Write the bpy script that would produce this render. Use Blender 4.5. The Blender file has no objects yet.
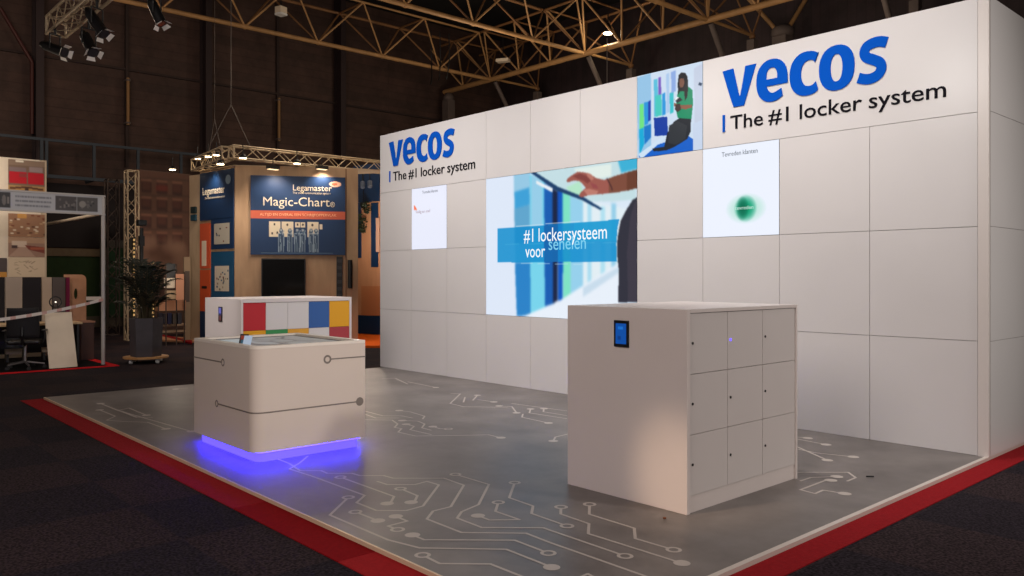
import bpy, math, random
import numpy as np
from mathutils import Vector, Matrix
random.seed(7)
SC = bpy.context.scene
COL = SC.collection
PI = math.pi

# ------------------------------------------------------------------ survey of the place
F = 811.0; CX = 512.0; HY = 276.0; EYE = 1.6
XR, XF = 0.6725365, -0.7400639        # world X seen from the camera (right, forward)
YR, YF = 0.7400639, 0.6725365
CAM = (2.4630, -7.9201)

def at(px, py, D):                    # a sight line at forward distance D
    r = (px - CX) / F * D
    return (r * XR + D * XF + CAM[0], r * YR + D * YF + CAM[1], EYE - (py - HY) * D / F)
def ground(px, py, z=0.0):
    return at(px, py, F * (EYE - z) / (py - HY))
def on_y(px, py, Y):
    k = (px - CX) / F
    return at(px, py, (Y - CAM[1]) / (k * YR + YF))
def on_x(px, py, X):
    k = (px - CX) / F
    return at(px, py, (X - CAM[0]) / (k * XR + XF))

# ------------------------------------------------------------------ materials
def s2l(c):
    return tuple(((v / 255) / 12.92 if v / 255 <= .04045 else ((v / 255 + .055) / 1.055) ** 2.4) for v in c)
_m = {}
def mat(name, rgb, rough=.5, metal=0, noise=0, scale=8, bump=0, bscale=200, spec=.5, coat=0):
    if name in _m: return _m[name]
    m = bpy.data.materials.new(name); m.use_nodes = True; _m[name] = m
    nt = m.node_tree; b = nt.nodes['Principled BSDF']
    c = s2l(rgb)
    b.inputs['Base Color'].default_value = (*c, 1)
    b.inputs['Roughness'].default_value = rough
    b.inputs['Metallic'].default_value = metal
    b.inputs['Specular IOR Level'].default_value = spec
    b.inputs['Coat Weight'].default_value = coat
    tc = nt.nodes.new('ShaderNodeTexCoord')
    if noise:
        n = nt.nodes.new('ShaderNodeTexNoise'); n.inputs['Scale'].default_value = scale; n.inputs['Detail'].default_value = 5
        nt.links.new(tc.outputs['Object'], n.inputs['Vector'])
        r = nt.nodes.new('ShaderNodeMapRange'); r.inputs[1].default_value = .3; r.inputs[2].default_value = .7
        r.inputs[3].default_value = 1 - noise; r.inputs[4].default_value = 1 + noise
        nt.links.new(n.outputs['Fac'], r.inputs[0])
        mx = nt.nodes.new('ShaderNodeVectorMath'); mx.operation = 'SCALE'
        mx.inputs[0].default_value = c
        nt.links.new(r.outputs[0], mx.inputs['Scale']); nt.links.new(mx.outputs[0], b.inputs['Base Color'])
    if bump:
        n2 = nt.nodes.new('ShaderNodeTexNoise'); n2.inputs['Scale'].default_value = bscale
        nt.links.new(tc.outputs['Object'], n2.inputs['Vector'])
        bp = nt.nodes.new('ShaderNodeBump'); bp.inputs['Strength'].default_value = bump; bp.inputs['Distance'].default_value = .01
        nt.links.new(n2.outputs['Fac'], bp.inputs['Height']); nt.links.new(bp.outputs[0], b.inputs['Normal'])
    return m
def emit(name, rgb, strength=1.0):
    if name in _m: return _m[name]
    m = bpy.data.materials.new(name); m.use_nodes = True; _m[name] = m
    nt = m.node_tree; b = nt.nodes['Principled BSDF']
    b.inputs['Base Color'].default_value = (.02, .02, .02, 1)
    b.inputs['Emission Color'].default_value = (*s2l(rgb), 1)
    b.inputs['Emission Strength'].default_value = strength
    return m
def paint_mat(name, emission=0.0, rough=.5):
    if name in _m: return _m[name]
    m = bpy.data.materials.new(name); m.use_nodes = True; _m[name] = m
    nt = m.node_tree; b = nt.nodes['Principled BSDF']
    a = nt.nodes.new('ShaderNodeAttribute'); a.attribute_name = 'picture'
    b.inputs['Roughness'].default_value = rough
    if emission:
        b.inputs['Base Color'].default_value = (.005, .005, .005, 1); b.inputs['Specular IOR Level'].default_value = .12
        nt.links.new(a.outputs['Color'], b.inputs['Emission Color'])
        b.inputs['Emission Strength'].default_value = emission
    else:
        nt.links.new(a.outputs['Color'], b.inputs['Base Color'])
    return m
def wood_mat(name, rgb, rgb2, scale=1.5):
    if name in _m: return _m[name]
    m = bpy.data.materials.new(name); m.use_nodes = True; _m[name] = m
    nt = m.node_tree; b = nt.nodes['Principled BSDF']; b.inputs['Roughness'].default_value = .55
    tc = nt.nodes.new('ShaderNodeTexCoord'); mp = nt.nodes.new('ShaderNodeMapping')
    mp.inputs['Scale'].default_value = (scale, scale, scale * .25)
    n = nt.nodes.new('ShaderNodeTexNoise'); n.inputs['Scale'].default_value = 3; n.inputs['Detail'].default_value = 6; n.inputs['Distortion'].default_value = .8
    cr = nt.nodes.new('ShaderNodeValToRGB')
    cr.color_ramp.elements[0].position = .3; cr.color_ramp.elements[0].color = (*s2l(rgb), 1)
    cr.color_ramp.elements[1].position = .7; cr.color_ramp.elements[1].color = (*s2l(rgb2), 1)
    nt.links.new(tc.outputs['Object'], mp.inputs[0]); nt.links.new(mp.outputs[0], n.inputs['Vector'])
    nt.links.new(n.outputs['Fac'], cr.inputs[0]); nt.links.new(cr.outputs[0], b.inputs['Base Color'])
    return m

M_wall   = mat('white_laminate', (214, 210, 208), .30, noise=.012, scale=2, spec=.45)
M_core   = mat('panel_seam', (160, 155, 152), .8)
M_lock   = mat('locker_laminate', (214, 203, 198), .42, noise=.012, scale=3)
M_door   = mat('locker_door_grey', (206, 198, 194), .45, noise=.012, scale=3)
M_gap    = mat('locker_gap_dark', (70, 62, 58), .8)
M_alu    = mat('aluminium_trim', (215, 205, 195), .35, .25)
M_steel  = mat('brushed_steel', (170, 170, 170), .35, 1)
M_black  = mat('black_plastic', (16, 16, 18), .4)
M_blue   = mat('sign_blue', (0, 82, 188), .8, spec=.08)
M_dark   = mat('tagline_black', (22, 20, 26), .9, spec=.08)
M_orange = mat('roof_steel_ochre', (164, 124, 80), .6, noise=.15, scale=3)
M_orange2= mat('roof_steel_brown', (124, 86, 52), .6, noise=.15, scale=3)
M_post   = mat('post_grey_brown', (96, 84, 80), .7, noise=.1, scale=4)
M_truss  = mat('stage_truss_aluminium', (190, 170, 142), .45, .3)
M_red    = mat('red_carpet', (142, 24, 30), .95, noise=.12, scale=40, bump=.4, bscale=500, spec=.1)
M_wood   = wood_mat('birch_plywood', (164, 132, 102), (182, 150, 118))
M_wood2  = wood_mat('pale_plywood', (176, 152, 124), (190, 166, 138))
M_lwood  = wood_mat('orange_beech', (188, 136, 100), (202, 148, 112))
M_navy   = mat('navy_print', (10, 44, 82), .5)
M_teal   = mat('teal_print', (12, 72, 110), .5)
M_oprint = mat('orange_print', (205, 84, 50), .5)
M_cream  = mat('cream_board', (226, 210, 188), .6, noise=.03, scale=5)
M_rail   = mat('gallery_rail_blue_grey', (50, 60, 72), .6)
M_white  = mat('plain_white', (235, 235, 235), .5)
M_greyp  = mat('print_grey', (110, 104, 98), .5)

# ------------------------------------------------------------------ mesh building (world coordinates; shifted to the owner's origin when linked)
class MB:
    def __init__(s): s.v = []; s.f = []; s.sm = []
    def quad(s, a, b, c, d): 
        n = len(s.v); s.v += [tuple(a), tuple(b), tuple(c), tuple(d)]; s.f.append((n, n+1, n+2, n+3)); s.sm.append(False); return s
    def box(s, x0, x1, y0, y1, z0, z1):
        n = len(s.v)
        s.v += [(x, y, z) for z in (z0, z1) for y in (y0, y1) for x in (x0, x1)]
        for f in ((0,2,3,1),(4,5,7,6),(0,1,5,4),(2,6,7,3),(0,4,6,2),(1,3,7,5)): s.f.append(tuple(n+i for i in f)); s.sm.append(False)
        return s
    def slab(s, p0, p1, z0, z1, t):
        """upright board along plan segment p0-p1; t>0 thickens away from the camera side (left of p0->p1)"""
        d = Vector((p1[0]-p0[0], p1[1]-p0[1])).normalized(); nx, ny = -d.y*t, d.x*t
        n = len(s.v)
        for z in (z0, z1):
            s.v += [(p0[0],p0[1],z),(p1[0],p1[1],z),(p1[0]+nx,p1[1]+ny,z),(p0[0]+nx,p0[1]+ny,z)]
        for f in ((3,2,1,0),(4,5,6,7),(0,1,5,4),(1,2,6,5),(2,3,7,6),(3,0,4,7)): s.f.append(tuple(n+i for i in f)); s.sm.append(False)
        return s
    def obox(s, c, sx, sy, sz, R):
        n = len(s.v); c = Vector(c)
        for z in (-1,1):
            for y in (-1,1):
                for x in (-1,1): s.v.append(tuple(c + R @ Vector((x*sx/2, y*sy/2, z*sz/2))))
        for f in ((0,2,3,1),(4,5,7,6),(0,1,5,4),(2,6,7,3),(0,4,6,2),(1,3,7,5)): s.f.append(tuple(n+i for i in f)); s.sm.append(False)
        return s
    def tube(s, a, b, r, n=8, r2=None, caps=True):
        a, b = Vector(a), Vector(b); d = (b-a)
        if d.length < 1e-6: return s
        q = d.to_track_quat('Z', 'Y'); r2 = r if r2 is None else r2; k = len(s.v)
        for p, rr in ((a, r), (b, r2)):
            for i in range(n):
                t = 2*PI*i/n; s.v.append(tuple(p + q @ Vector((rr*math.cos(t), rr*math.sin(t), 0))))
        for i in range(n):
            j = (i+1) % n; s.f.append((k+i, k+j, k+n+j, k+n+i)); s.sm.append(True)
        if caps:
            c = len(s.v); s.v += s.v[k:k+2*n]
            s.f.append(tuple(c+n-1-i for i in range(n))); s.f.append(tuple(c+n+i for i in range(n))); s.sm += [False, False]
        return s
    def path(s, pts, r, n=8):
        for a, b in zip(pts, pts[1:]): s.tube(a, b, r, n)
        return s
    def prism(s, poly, z0, z1):
        n = len(poly); k = len(s.v)
        s.v += [(x, y, z0) for x, y in poly] + [(x, y, z1) for x, y in poly]
        s.f.append(tuple(k+n-1-i for i in range(n))); s.f.append(tuple(k+n+i for i in range(n))); s.sm += [False, False]
        k = len(s.v)                      # the sides get corners of their own so the caps stay crisp
        s.v += [(x, y, z0) for x, y in poly] + [(x, y, z1) for x, y in poly]
        for i in range(n):
            j = (i+1) % n; s.f.append((k+i, k+j, k+n+j, k+n+i)); s.sm.append(n > 12)
        return s
    def ring(s, outer, inner, z0, z1):
        n = len(outer); k = len(s.v)
        for pl, z in ((outer, z0), (outer, z1), (inner, z0), (inner, z1)): s.v += [(x, y, z) for x, y in pl]
        for i in range(n):
            j = (i+1) % n
            s.f += [(k+i,k+j,k+n+j,k+n+i), (k+n+i,k+n+j,k+3*n+j,k+3*n+i), (k+3*n+i,k+3*n+j,k+2*n+j,k+2*n+i), (k+2*n+i,k+2*n+j,k+j,k+i)]
            s.sm += [False]*4
        return s
    def lathe(s, c, prof, n=16):
        k = len(s.v)
        for r, z in prof:
            for i in range(n):
                t = 2*PI*i/n; s.v.append((c[0]+r*math.cos(t), c[1]+r*math.sin(t), c[2]+z))
        for a in range(len(prof)-1):
            for i in range(n):
                j = (i+1) % n; s.f.append((k+a*n+i, k+a*n+j, k+(a+1)*n+j, k+(a+1)*n+i)); s.sm.append(True)
        s.f.append(tuple(k+n-1-i for i in range(n))); s.f.append(tuple(k+(len(prof)-1)*n+i for i in range(n))); s.sm += [False, False]
        return s
    def build(s, name, m, parent=None, bevel=0, auto=True):
        org = Vector(parent['_o']) if parent is not None else Vector((0, 0, 0))
        if parent is None:
            xs = np.array(s.v); org = Vector(((xs[:,0].min()+xs[:,0].max())/2, (xs[:,1].min()+xs[:,1].max())/2, xs[:,2].min()))
        me = bpy.data.meshes.new(name)
        me.from_pydata([tuple(Vector(v)-org) for v in s.v], [], s.f)
        me.polygons.foreach_set('use_smooth', s.sm); me.update()
        me.materials.append(m)
        o = bpy.data.objects.new(name, me); COL.objects.link(o)
        if parent is not None: o.parent = parent
        else: o.location = org
        o['_o'] = tuple(org)
        if bevel:
            b = o.modifiers.new('b', 'BEVEL'); b.width = bevel; b.segments = 2; b.limit_method = 'ANGLE'
        return o

def tag(o, label, cat=None, group=None, kind=None):
    if label: o['label'] = label
    if cat: o['category'] = cat
    if group: o['group'] = group
    if kind: o['kind'] = kind
    return o
def thing(name, loc, label, cat, group=None):
    o = bpy.data.objects.new(name, None); COL.objects.link(o); o.location = loc; o['_o'] = tuple(loc); o.empty_display_size = .1
    return tag(o, label, cat, group)
def struct(o, label=None): o['kind'] = 'structure'; return tag(o, label)

# ---- flat pictures: a fine grid of printed / displayed colour
class Canvas:
    def __init__(s, w, h, bg):
        s.w, s.h = w, h; s.a = np.zeros((h, w, 3)); s.a[:] = bg
        s.U, s.V = np.meshgrid((np.arange(w)+.5)/w, (np.arange(h)+.5)/h)
    def mask(s, poly):
        inside = np.zeros(s.U.shape, bool); n = len(poly)
        for i in range(n):
            x0, y0 = poly[i]; x1, y1 = poly[(i+1) % n]
            if y0 == y1: continue
            c = ((y0 > s.V) != (y1 > s.V)) & (s.U < (x1-x0)*(s.V-y0)/(y1-y0)+x0); inside ^= c
        return inside
    def poly(s, pts, c, a=1.0):
        m = s.mask(pts); s.a[m] = s.a[m]*(1-a) + np.array(c)*a; return s
    def rect(s, u0, v0, u1, v1, c, a=1.0): return s.poly([(u0,v0),(u1,v0),(u1,v1),(u0,v1)], c, a)
    def ell(s, u, v, ru, rv, c, a=1.0, soft=False):
        d = ((s.U-u)/ru)**2 + ((s.V-v)/rv)**2
        w = (np.clip(1-d, 0, 1) if soft else (d < 1).astype(float))[..., None]*a
        s.a = s.a*(1-w) + np.array(c)*w; return s
    def line(s, pts, wd, c, a=1.0):
        asp = s.w/s.h
        for (x0,y0),(x1,y1) in zip(pts, pts[1:]):
            dx, dy = (x1-x0)*asp, (y1-y0); L = math.hypot(dx, dy) or 1e-9; nx, ny = -dy/L*wd/2/asp, dx/L*wd/2
            s.poly([(x0+nx,y0+ny),(x1+nx,y1+ny),(x1-nx,y1-ny),(x0-nx,y0-ny)], c, a)
        return s
    def blur(s, n=1):
        for _ in range(n):
            p = np.pad(s.a, ((1,1),(1,1),(0,0)), 'edge')
            s.a = (p[:-2,1:-1]+p[2:,1:-1]+p[1:-1,:-2]+p[1:-1,2:]+2*p[1:-1,1:-1])/6
        return s
    def build(s, name, o, eu, ev, m, parent):
        """o = top left corner, eu / ev = full edge vectors to the right and down"""
        w, h = s.w, s.h; o = Vector(o); eu = Vector(eu); ev = Vector(ev)
        org = np.array(parent['_o']) if parent is not None else np.zeros(3)
        uu, vv = np.meshgrid(np.linspace(0, 1, w), np.linspace(0, 1, h))
        P = np.array(o) + uu[..., None]*np.array(eu) + vv[..., None]*np.array(ev) - org
        idx = np.arange(w*h).reshape(h, w)
        fs = np.stack([idx[:-1,:-1], idx[1:,:-1], idx[1:,1:], idx[:-1,1:]], -1).reshape(-1, 4)
        me = bpy.data.meshes.new(name); me.from_pydata(P.reshape(-1, 3).tolist(), [], fs.tolist()); me.update()
        ca = me.color_attributes.new('picture', 'FLOAT_COLOR', 'POINT')
        x = np.clip(s.a/255, 0, 1); lin = np.where(x <= .04045, x/12.92, ((x+.055)/1.055)**2.4)
        ca.data.foreach_set('color', np.concatenate([lin.reshape(-1, 3), np.ones((w*h, 1))], 1).ravel())
        me.materials.append(m)
        ob = bpy.data.objects.new(name, me); COL.objects.link(ob)
        if parent is not None: ob.parent = parent
        return ob

# ---- lettering
def text(name, body, o, ex, size, m, parent, depth=.001, bold=0.0, width=None, align='LEFT', xs=None):
    """built-in face; o baseline start in the world, ex = horizontal reading direction (plan vector); width fits the line"""
    cu = bpy.data.curves.new(name, 'FONT'); cu.body = body; cu.size = size; cu.extrude = depth; cu.offset = bold*size
    cu.align_x = align; cu.space_word = .82; cu.resolution_u = 3; cu.materials.append(m)
    ob = bpy.data.objects.new(name, cu); COL.objects.link(ob)
    ex = Vector((ex[0], ex[1], 0)).normalized(); ez = Vector((0,0,1)); n = ex.cross(ez)
    k = xs or 1.0
    if width:
        bpy.context.view_layer.update(); k = width / max(ob.dimensions.x, 1e-6)
    R = Matrix((ex, ez, n)).transposed().to_4x4()
    S = Matrix.Diagonal((k, 1, 1, 1))
    par = Vector(parent['_o']) if parent is not None else Vector((0,0,0))
    ob.matrix_world = Matrix.Translation(Vector(o)-par) @ R @ S
    if parent is not None:
        mb = ob.matrix_world.copy(); ob.parent = parent; ob.matrix_basis = mb
    return ob

# =================================================================== HALL SHELL
ZF = -0.03
def floor_mat():
    m = bpy.data.materials.new('hall_carpet_tiles'); m.use_nodes = True
    nt = m.node_tree; b = nt.nodes['Principled BSDF']; b.inputs['Roughness'].default_value = .95; b.inputs['Specular IOR Level'].default_value = .1
    g = nt.nodes.new('ShaderNodeNewGeometry'); mp = nt.nodes.new('ShaderNodeVectorMath'); mp.operation = 'SUBTRACT'; mp.inputs[1].default_value = (-5.48, -6.05, -5.0)
    nt.links.new(g.outputs['Position'], mp.inputs[0])
    ck = nt.nodes.new('ShaderNodeTexChecker'); ck.inputs['Scale'].default_value = 1/.95
    ck.inputs['Color1'].default_value = (*s2l((33, 27, 32)), 1); ck.inputs['Color2'].default_value = (*s2l((42, 32, 34)), 1)
    nt.links.new(mp.outputs[0], ck.inputs['Vector'])
    n = nt.nodes.new('ShaderNodeTexNoise'); n.inputs['Scale'].default_value = 60; n.inputs['Detail'].default_value = 3
    nt.links.new(g.outputs['Position'], n.inputs['Vector'])
    r = nt.nodes.new('ShaderNodeMapRange'); r.inputs[1].default_value = .35; r.inputs[2].default_value = .65; r.inputs[3].default_value = .3; r.inputs[4].default_value = 1.9
    nt.links.new(n.outputs['Fac'], r.inputs[0])
    n3 = nt.nodes.new('ShaderNodeTexNoise'); n3.inputs['Scale'].default_value = .6
    nt.links.new(g.outputs['Position'], n3.inputs['Vector'])
    r3 = nt.nodes.new('ShaderNodeMapRange'); r3.inputs[3].default_value = .8; r3.inputs[4].default_value = 1.2
    nt.links.new(n3.outputs['Fac'], r3.inputs[0])
    mu = nt.nodes.new('ShaderNodeMath'); mu.operation = 'MULTIPLY'; nt.links.new(r.outputs[0], mu.inputs[0]); nt.links.new(r3.outputs[0], mu.inputs[1])
    sc = nt.nodes.new('ShaderNodeVectorMath'); sc.operation = 'SCALE'
    nt.links.new(ck.outputs['Color'], sc.inputs[0]); nt.links.new(mu.outputs[0], sc.inputs['Scale']); nt.links.new(sc.outputs[0], b.inputs['Base Color'])
    bp = nt.nodes.new('ShaderNodeBump'); bp.inputs['Strength'].default_value = .5; bp.inputs['Distance'].default_value = .01
    nt.links.new(n.outputs['Fac'], bp.inputs['Height']); nt.links.new(bp.outputs[0], b.inputs['Normal'])
    return m
struct(MB().box(-26.2, 16, -16, 18, ZF-.3, ZF).build('floor', floor_mat()), 'dark brown and charcoal checkered carpet tiles of the hall')

def hallwall_mat(name, c1, c2, ribs=0):
    m = bpy.data.materials.new(name); m.use_nodes = True
    nt = m.node_tree; b = nt.nodes['Principled BSDF']; b.inputs['Roughness'].default_value = .75
    g = nt.nodes.new('ShaderNodeNewGeometry'); sp = nt.nodes.new('ShaderNodeSeparateXYZ'); nt.links.new(g.outputs['Position'], sp.inputs[0])
    ad = nt.nodes.new('ShaderNodeMath'); ad.operation = 'ADD'; nt.links.new(sp.outputs[0], ad.inputs[0]); nt.links.new(sp.outputs[1], ad.inputs[1])
    cb = nt.nodes.new('ShaderNodeCombineXYZ')
    if ribs: nt.links.new(sp.outputs[2], cb.inputs[0]); nt.links.new(ad.outputs[0], cb.inputs[1])
    else: nt.links.new(ad.outputs[0], cb.inputs[0]); nt.links.new(sp.outputs[2], cb.inputs[1])
    br = nt.nodes.new('ShaderNodeTexBrick'); br.inputs['Scale'].default_value = 1
    br.inputs['Brick Width'].default_value = 30; br.inputs['Row Height'].default_value = .3; br.inputs['Mortar Size'].default_value = .02
    br.inputs['Color1'].default_value = (*s2l(c1), 1); br.inputs['Color2'].default_value = (*s2l(c2), 1); br.inputs['Mortar'].default_value = (*[v*.7 for v in s2l(c1)], 1)
    nt.links.new(cb.outputs[0], br.inputs['Vector'])
    n = nt.nodes.new('ShaderNodeTexNoise'); n.inputs['Scale'].default_value = 1.2; n.inputs['Detail'].default_value = 8; n.inputs['Roughness'].default_value = .7
    nt.links.new(g.outputs['Position'], n.inputs['Vector'])
    r = nt.nodes.new('ShaderNodeMapRange'); r.inputs[1].default_value = .3; r.inputs[2].default_value = .7; r.inputs[3].default_value = .6; r.inputs[4].default_value = 1.4
    nt.links.new(n.outputs['Fac'], r.inputs[0])
    sc = nt.nodes.new('ShaderNodeVectorMath'); sc.operation = 'SCALE'
    nt.links.new(br.outputs['Color'], sc.inputs[0]); nt.links.new(r.outputs[0], sc.inputs['Scale']); nt.links.new(sc.outputs[0], b.inputs['Base Color'])
    return m
struct(MB().box(-26.3, -26, -16, 18, ZF, 13).build('wall_left', hallwall_mat('hall_sheeting', (76, 54, 47), (66, 48, 42))), 'dark brown sheet metal side of the hall')
struct(MB().box(-26, 16, 17.2, 17.5, ZF, 13).build('wall_back', hallwall_mat('hall_sheeting_back', (52, 38, 42), (42, 32, 36), 1)), 'near black ribbed end of the hall')
struct(MB().box(-26, 16, -16, 17.2, 12.6, 12.8).build('ceiling', mat('roof_underside', (26, 22, 24), .9)), 'black roof underside')
# recessed dark band, cream rail and green dado of the hall side
struct(MB().box(-26, -25.8, -16, 17, 2.5, 4.5).build('trim_1', mat('dark_band', (34, 26, 28), .8)))
struct(MB().box(-26, -25.55, -16, 17, 2.22, 2.46).build('trim_2', mat('cream_rail', (122, 104, 82), .8, noise=.08)))
struct(MB().box(-26, -25.6, -16, 17, ZF+.35, 2.22).build('trim_3', mat('green_dado', (38, 62, 26), .8, noise=.1)))
struct(MB().box(-26, -25.55, -16, 17, ZF, ZF+.35).build('baseboard_left', mat('grey_base', (92, 84, 72), .8)))
zg = on_x(150, 73, -25.9)[2]
struct(MB().box(-26, -25.9, -16, 17, zg-.035, zg+.035).build('trim_6', mat('girt_dark', (54, 40, 37), .8)))
for pxs in (127, 278):
    q = on_x(pxs, 100, -25.9); struct(MB().box(-26, -25.88, q[1]-.045, q[1]+.045, 5.2, 12.5).build('trim_7', mat('girt_dark', (54, 40, 37))))
# columns and downpipes
for i, (px, lab) in enumerate(((38, 'brown steel column behind the red photo banner'), (206, 'brown steel column above the small rig lights'), (340, 'brown steel column above the far end of the rig'))):
    p = on_x(px, 200, -25.7)
    t = thing('steel_column', (p[0], p[1], ZF), lab, 'column', 'columns along the hall side')
    mb = MB(); mb.box(-25.95, -25.45, p[1]-.02, p[1]+.02, ZF, 12.5); mb.box(-25.97, -25.93, p[1]-.11, p[1]+.11, ZF, 12.5); mb.box(-25.47, -25.43, p[1]-.11, p[1]+.11, ZF, 12.5)
    mb.build('column_shaft', mat('column_brown', (48, 34, 36), .7), t)
    MB().box(-25.95, -25.4, p[1]-.25, p[1]+.25, ZF, ZF+.06).build('base_plate', mat('column_brown', (66, 44, 42)), t)
for px, y0, y1, lab in ((128, 78, 125, 'short tan vertical strip on the brown hall side behind the spotlights'), (279, 98, 141, 'short tan vertical strip on the brown hall side above the blue billboard')):
    a, b = on_x(px, y0, -25.75), on_x(px, y1, -25.75)
    t = thing('wall_pipe', (a[0], a[1], b[2]), lab, 'pipe')
    MB().tube((a[0], a[1], b[2]), (a[0], a[1], a[2]), .05, 10).build('pipe', mat('tan_pipe', (150, 112, 70), .6), t)
    for zz in (a[2]-.1, b[2]+.04): MB().box(-26, -25.7, a[1]-.07, a[1]+.07, zz, zz+.06).build('bracket', M_post, t)
p = on_x(31, 200, -25.6)
t = thing('red_brown_pipe', (p[0], p[1], 5.6), 'thin red-brown pipe bending down beside the brown column at far left', 'pipe')
a = on_x(0, 8, -25.6); b = on_x(26, 52, -25.6); c = on_x(32, 62, -25.6); d = on_x(32, 134, -25.6)
MB().path([a, b, c, d], .055).build('pipe', mat('rust_pipe', (74, 34, 30), .6), t)
# gallery rail
RX = -24.9
t = thing('gallery_rail', (RX, -7, 4.4), 'blue-grey steel rail with thin posts running along the brown hall side', 'railing')
yA, yB = -16, 3
zu = on_x(60, 141, RX)[2]; zl = on_x(60, 177, RX)[2]
MB().box(RX-.03, RX+.03, yA, yB, zu-.04, zu+.04).build('top_rail', M_rail, t)
MB().box(RX-.05, RX+.05, yA, yB, zl-.05, zl+.05).build('bottom_rail', M_rail, t)
for px in (41.5, 46.5, 94, 138, 181):
    p = on_x(px, 150, RX)
    MB().box(RX-.035, RX+.035, p[1]-.04, p[1]+.04, zl, zu+.02).build('rail_post', M_rail, t)
    MB().box(-25.8, RX, p[1]-.03, p[1]+.03, zl-.05, zl+.05).build('bracket', M_rail, t)

# =================================================================== ROOF TRUSSES (ochre space frame)
ZB, ZT = 9.5, 10.95
def y_truss(X, y0, n, pitch, lab, far=None, half=.8):
    t = thing('roof_truss', (X, y0, ZB), lab, 'roof truss', 'ochre roof trusses')
    y1 = y0 + n*pitch
    MB().tube((X, y0-pitch, ZB), (X, y1, ZB), .075).build('bottom_chord', M_orange, t)
    for s in (1, -1):
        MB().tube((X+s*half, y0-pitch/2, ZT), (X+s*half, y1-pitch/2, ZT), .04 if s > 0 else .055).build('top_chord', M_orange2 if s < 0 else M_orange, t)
    for i in range(n+1):
        y = y0 + i*pitch
        for s in (1, -1):
            for d in (-.5, .5):
                if i == n and d > 0: continue
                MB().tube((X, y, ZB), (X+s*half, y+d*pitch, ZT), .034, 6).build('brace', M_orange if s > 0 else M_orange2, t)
        if i < n:
            MB().tube((X-half, y+pitch/2, ZT), (X+half, y+pitch/2, ZT), .035, 6).build('cross_tie', M_orange2, t)
        MB().lathe((X, y, ZB-.1), [(.05,.02),(.09,.06),(.09,.14),(.05,.18)], 8).build('node', M_orange, t)
    return t
PT = 2.57; YB = 13.38
y_truss(-22.25, YB-9*PT, 9, PT, 'ochre roof truss descending from the upper left to the corner post')
y_truss(-17.12, YB-8*PT, 8, PT, 'ochre roof truss meeting the long cross truss left of the glowing roof lamp')
y_truss(-12.0, YB-6*PT, 6, PT, 'ochre roof truss meeting the cross truss above the picture of the seated person')
# long cross truss
t = thing('cross_truss', (-22, YB, ZB), 'long ochre roof truss rising to the right above the white stand', 'roof truss', 'ochre roof trusses')
MB().tube((-25.3, YB, ZB), (-5, YB, ZB), .105).build('bottom_chord', M_orange, t)
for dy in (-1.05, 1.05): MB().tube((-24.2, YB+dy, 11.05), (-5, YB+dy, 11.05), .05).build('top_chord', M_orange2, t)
k = 0; x = -24.0
while x < -6.5:
    for dy in (-1.05, 1.05):
        for dx in (-.86, .86):
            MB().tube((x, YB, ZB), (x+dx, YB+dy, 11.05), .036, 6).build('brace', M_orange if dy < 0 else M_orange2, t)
    MB().tube((x+.86, YB-1.05, 11.05), (x+.86, YB+1.05, 11.05), .035, 6).build('cross_tie', M_orange2, t)
    x += 1.715
# outer row of nodes, short ties, posts and knee braces
YN = 15.85
for X, lab in ((-22.1, 'grey-brown post under an ochre node above the plain top panels of the stand'), (-17.05, 'grey-brown post under an ochre node just beside the glowing roof lamp'), (-11.95, 'grey-brown post under an ochre node above the first big blue letter'), (-6.8, 'grey-brown post showing at the very top just right of the big blue letters')):
    t = thing('edge_post', (X, YN, ZF), lab, 'post', 'posts along the far end')
    MB().box(X-.13, X+.13, YN-.13, YN+.13, ZF, ZB-.15).build('post_shaft', M_post, t)
    MB().lathe((X, YN, ZB-.18), [(.07,.08),(.10,.12),(.10,.2),(.06,.24)], 10).build('node', M_orange2, t)
    MB().tube((X, YB, ZB), (X, YN, ZB), .05).build('tie', M_orange, t)
    for dx, dy, z in ((-1.715, 1.05, 11.05), (1.715, 1.05, 11.05), (0, 1.05, 11.05)):
        MB().tube((X+dx, YB+dy, z), (X, YN, ZB), .034, 6).build('brace', M_orange2, t)
    MB().tube((X, YB+.1, ZB-.1), (X, YN-.1, 6.2), .085).build('knee_brace', M_post, t)
# big grey posts under the cross truss ends
for X, Y, zt, w, lab in ((-25.0, YB, 9.35, .38, 'thick grey post carrying the left end of the long cross truss'),):
    t = thing('grey_post', (X, Y, ZF), lab, 'post')
    MB().box(X-w/2, X+w/2, Y-w/2, Y+w/2, ZF, zt-.25).build('post_shaft', M_post, t)
    MB().lathe((X, Y, zt-.25), [(w*.6,0),(w*.6,.15),(w*.4,.3)], 8).build('post_head', M_post, t)
# diagonal pair landing on the broad post
q = on_y(782.5, 30, 16.3); DQ = (q[0]-CAM[0])*XF+(q[1]-CAM[1])*YF
t = thing('roof_brace_pair', (q[0], q[1], 9.3), 'pair of ochre braces forming a v on the broad grey post head', 'roof brace')
MB().tube(at(777, 31, DQ), at(741, -10, DQ), .07).build('brace', M_orange, t)
MB().tube(at(788, 29, DQ), at(810, -8, DQ), .07).build('brace', M_orange, t)
q = on_y(782.5, 34, 16.3); zq = at(782.5, 28, DQ)[2]
t = thing('grey_post', (q[0], q[1], ZF), 'wide ribbed grey post head under the v of ochre braces, near the big lettering', 'post')
MB().box(q[0]-.24, q[0]+.24, q[1]-.24, q[1]+.24, ZF, zq-.3).build('post_shaft', M_post, t)
MB().lathe((q[0], q[1], zq-.3), [(.30,0),(.36,.08),(.36,.24),(.24,.36)], 12).build('post_head', M_post, t)

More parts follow.
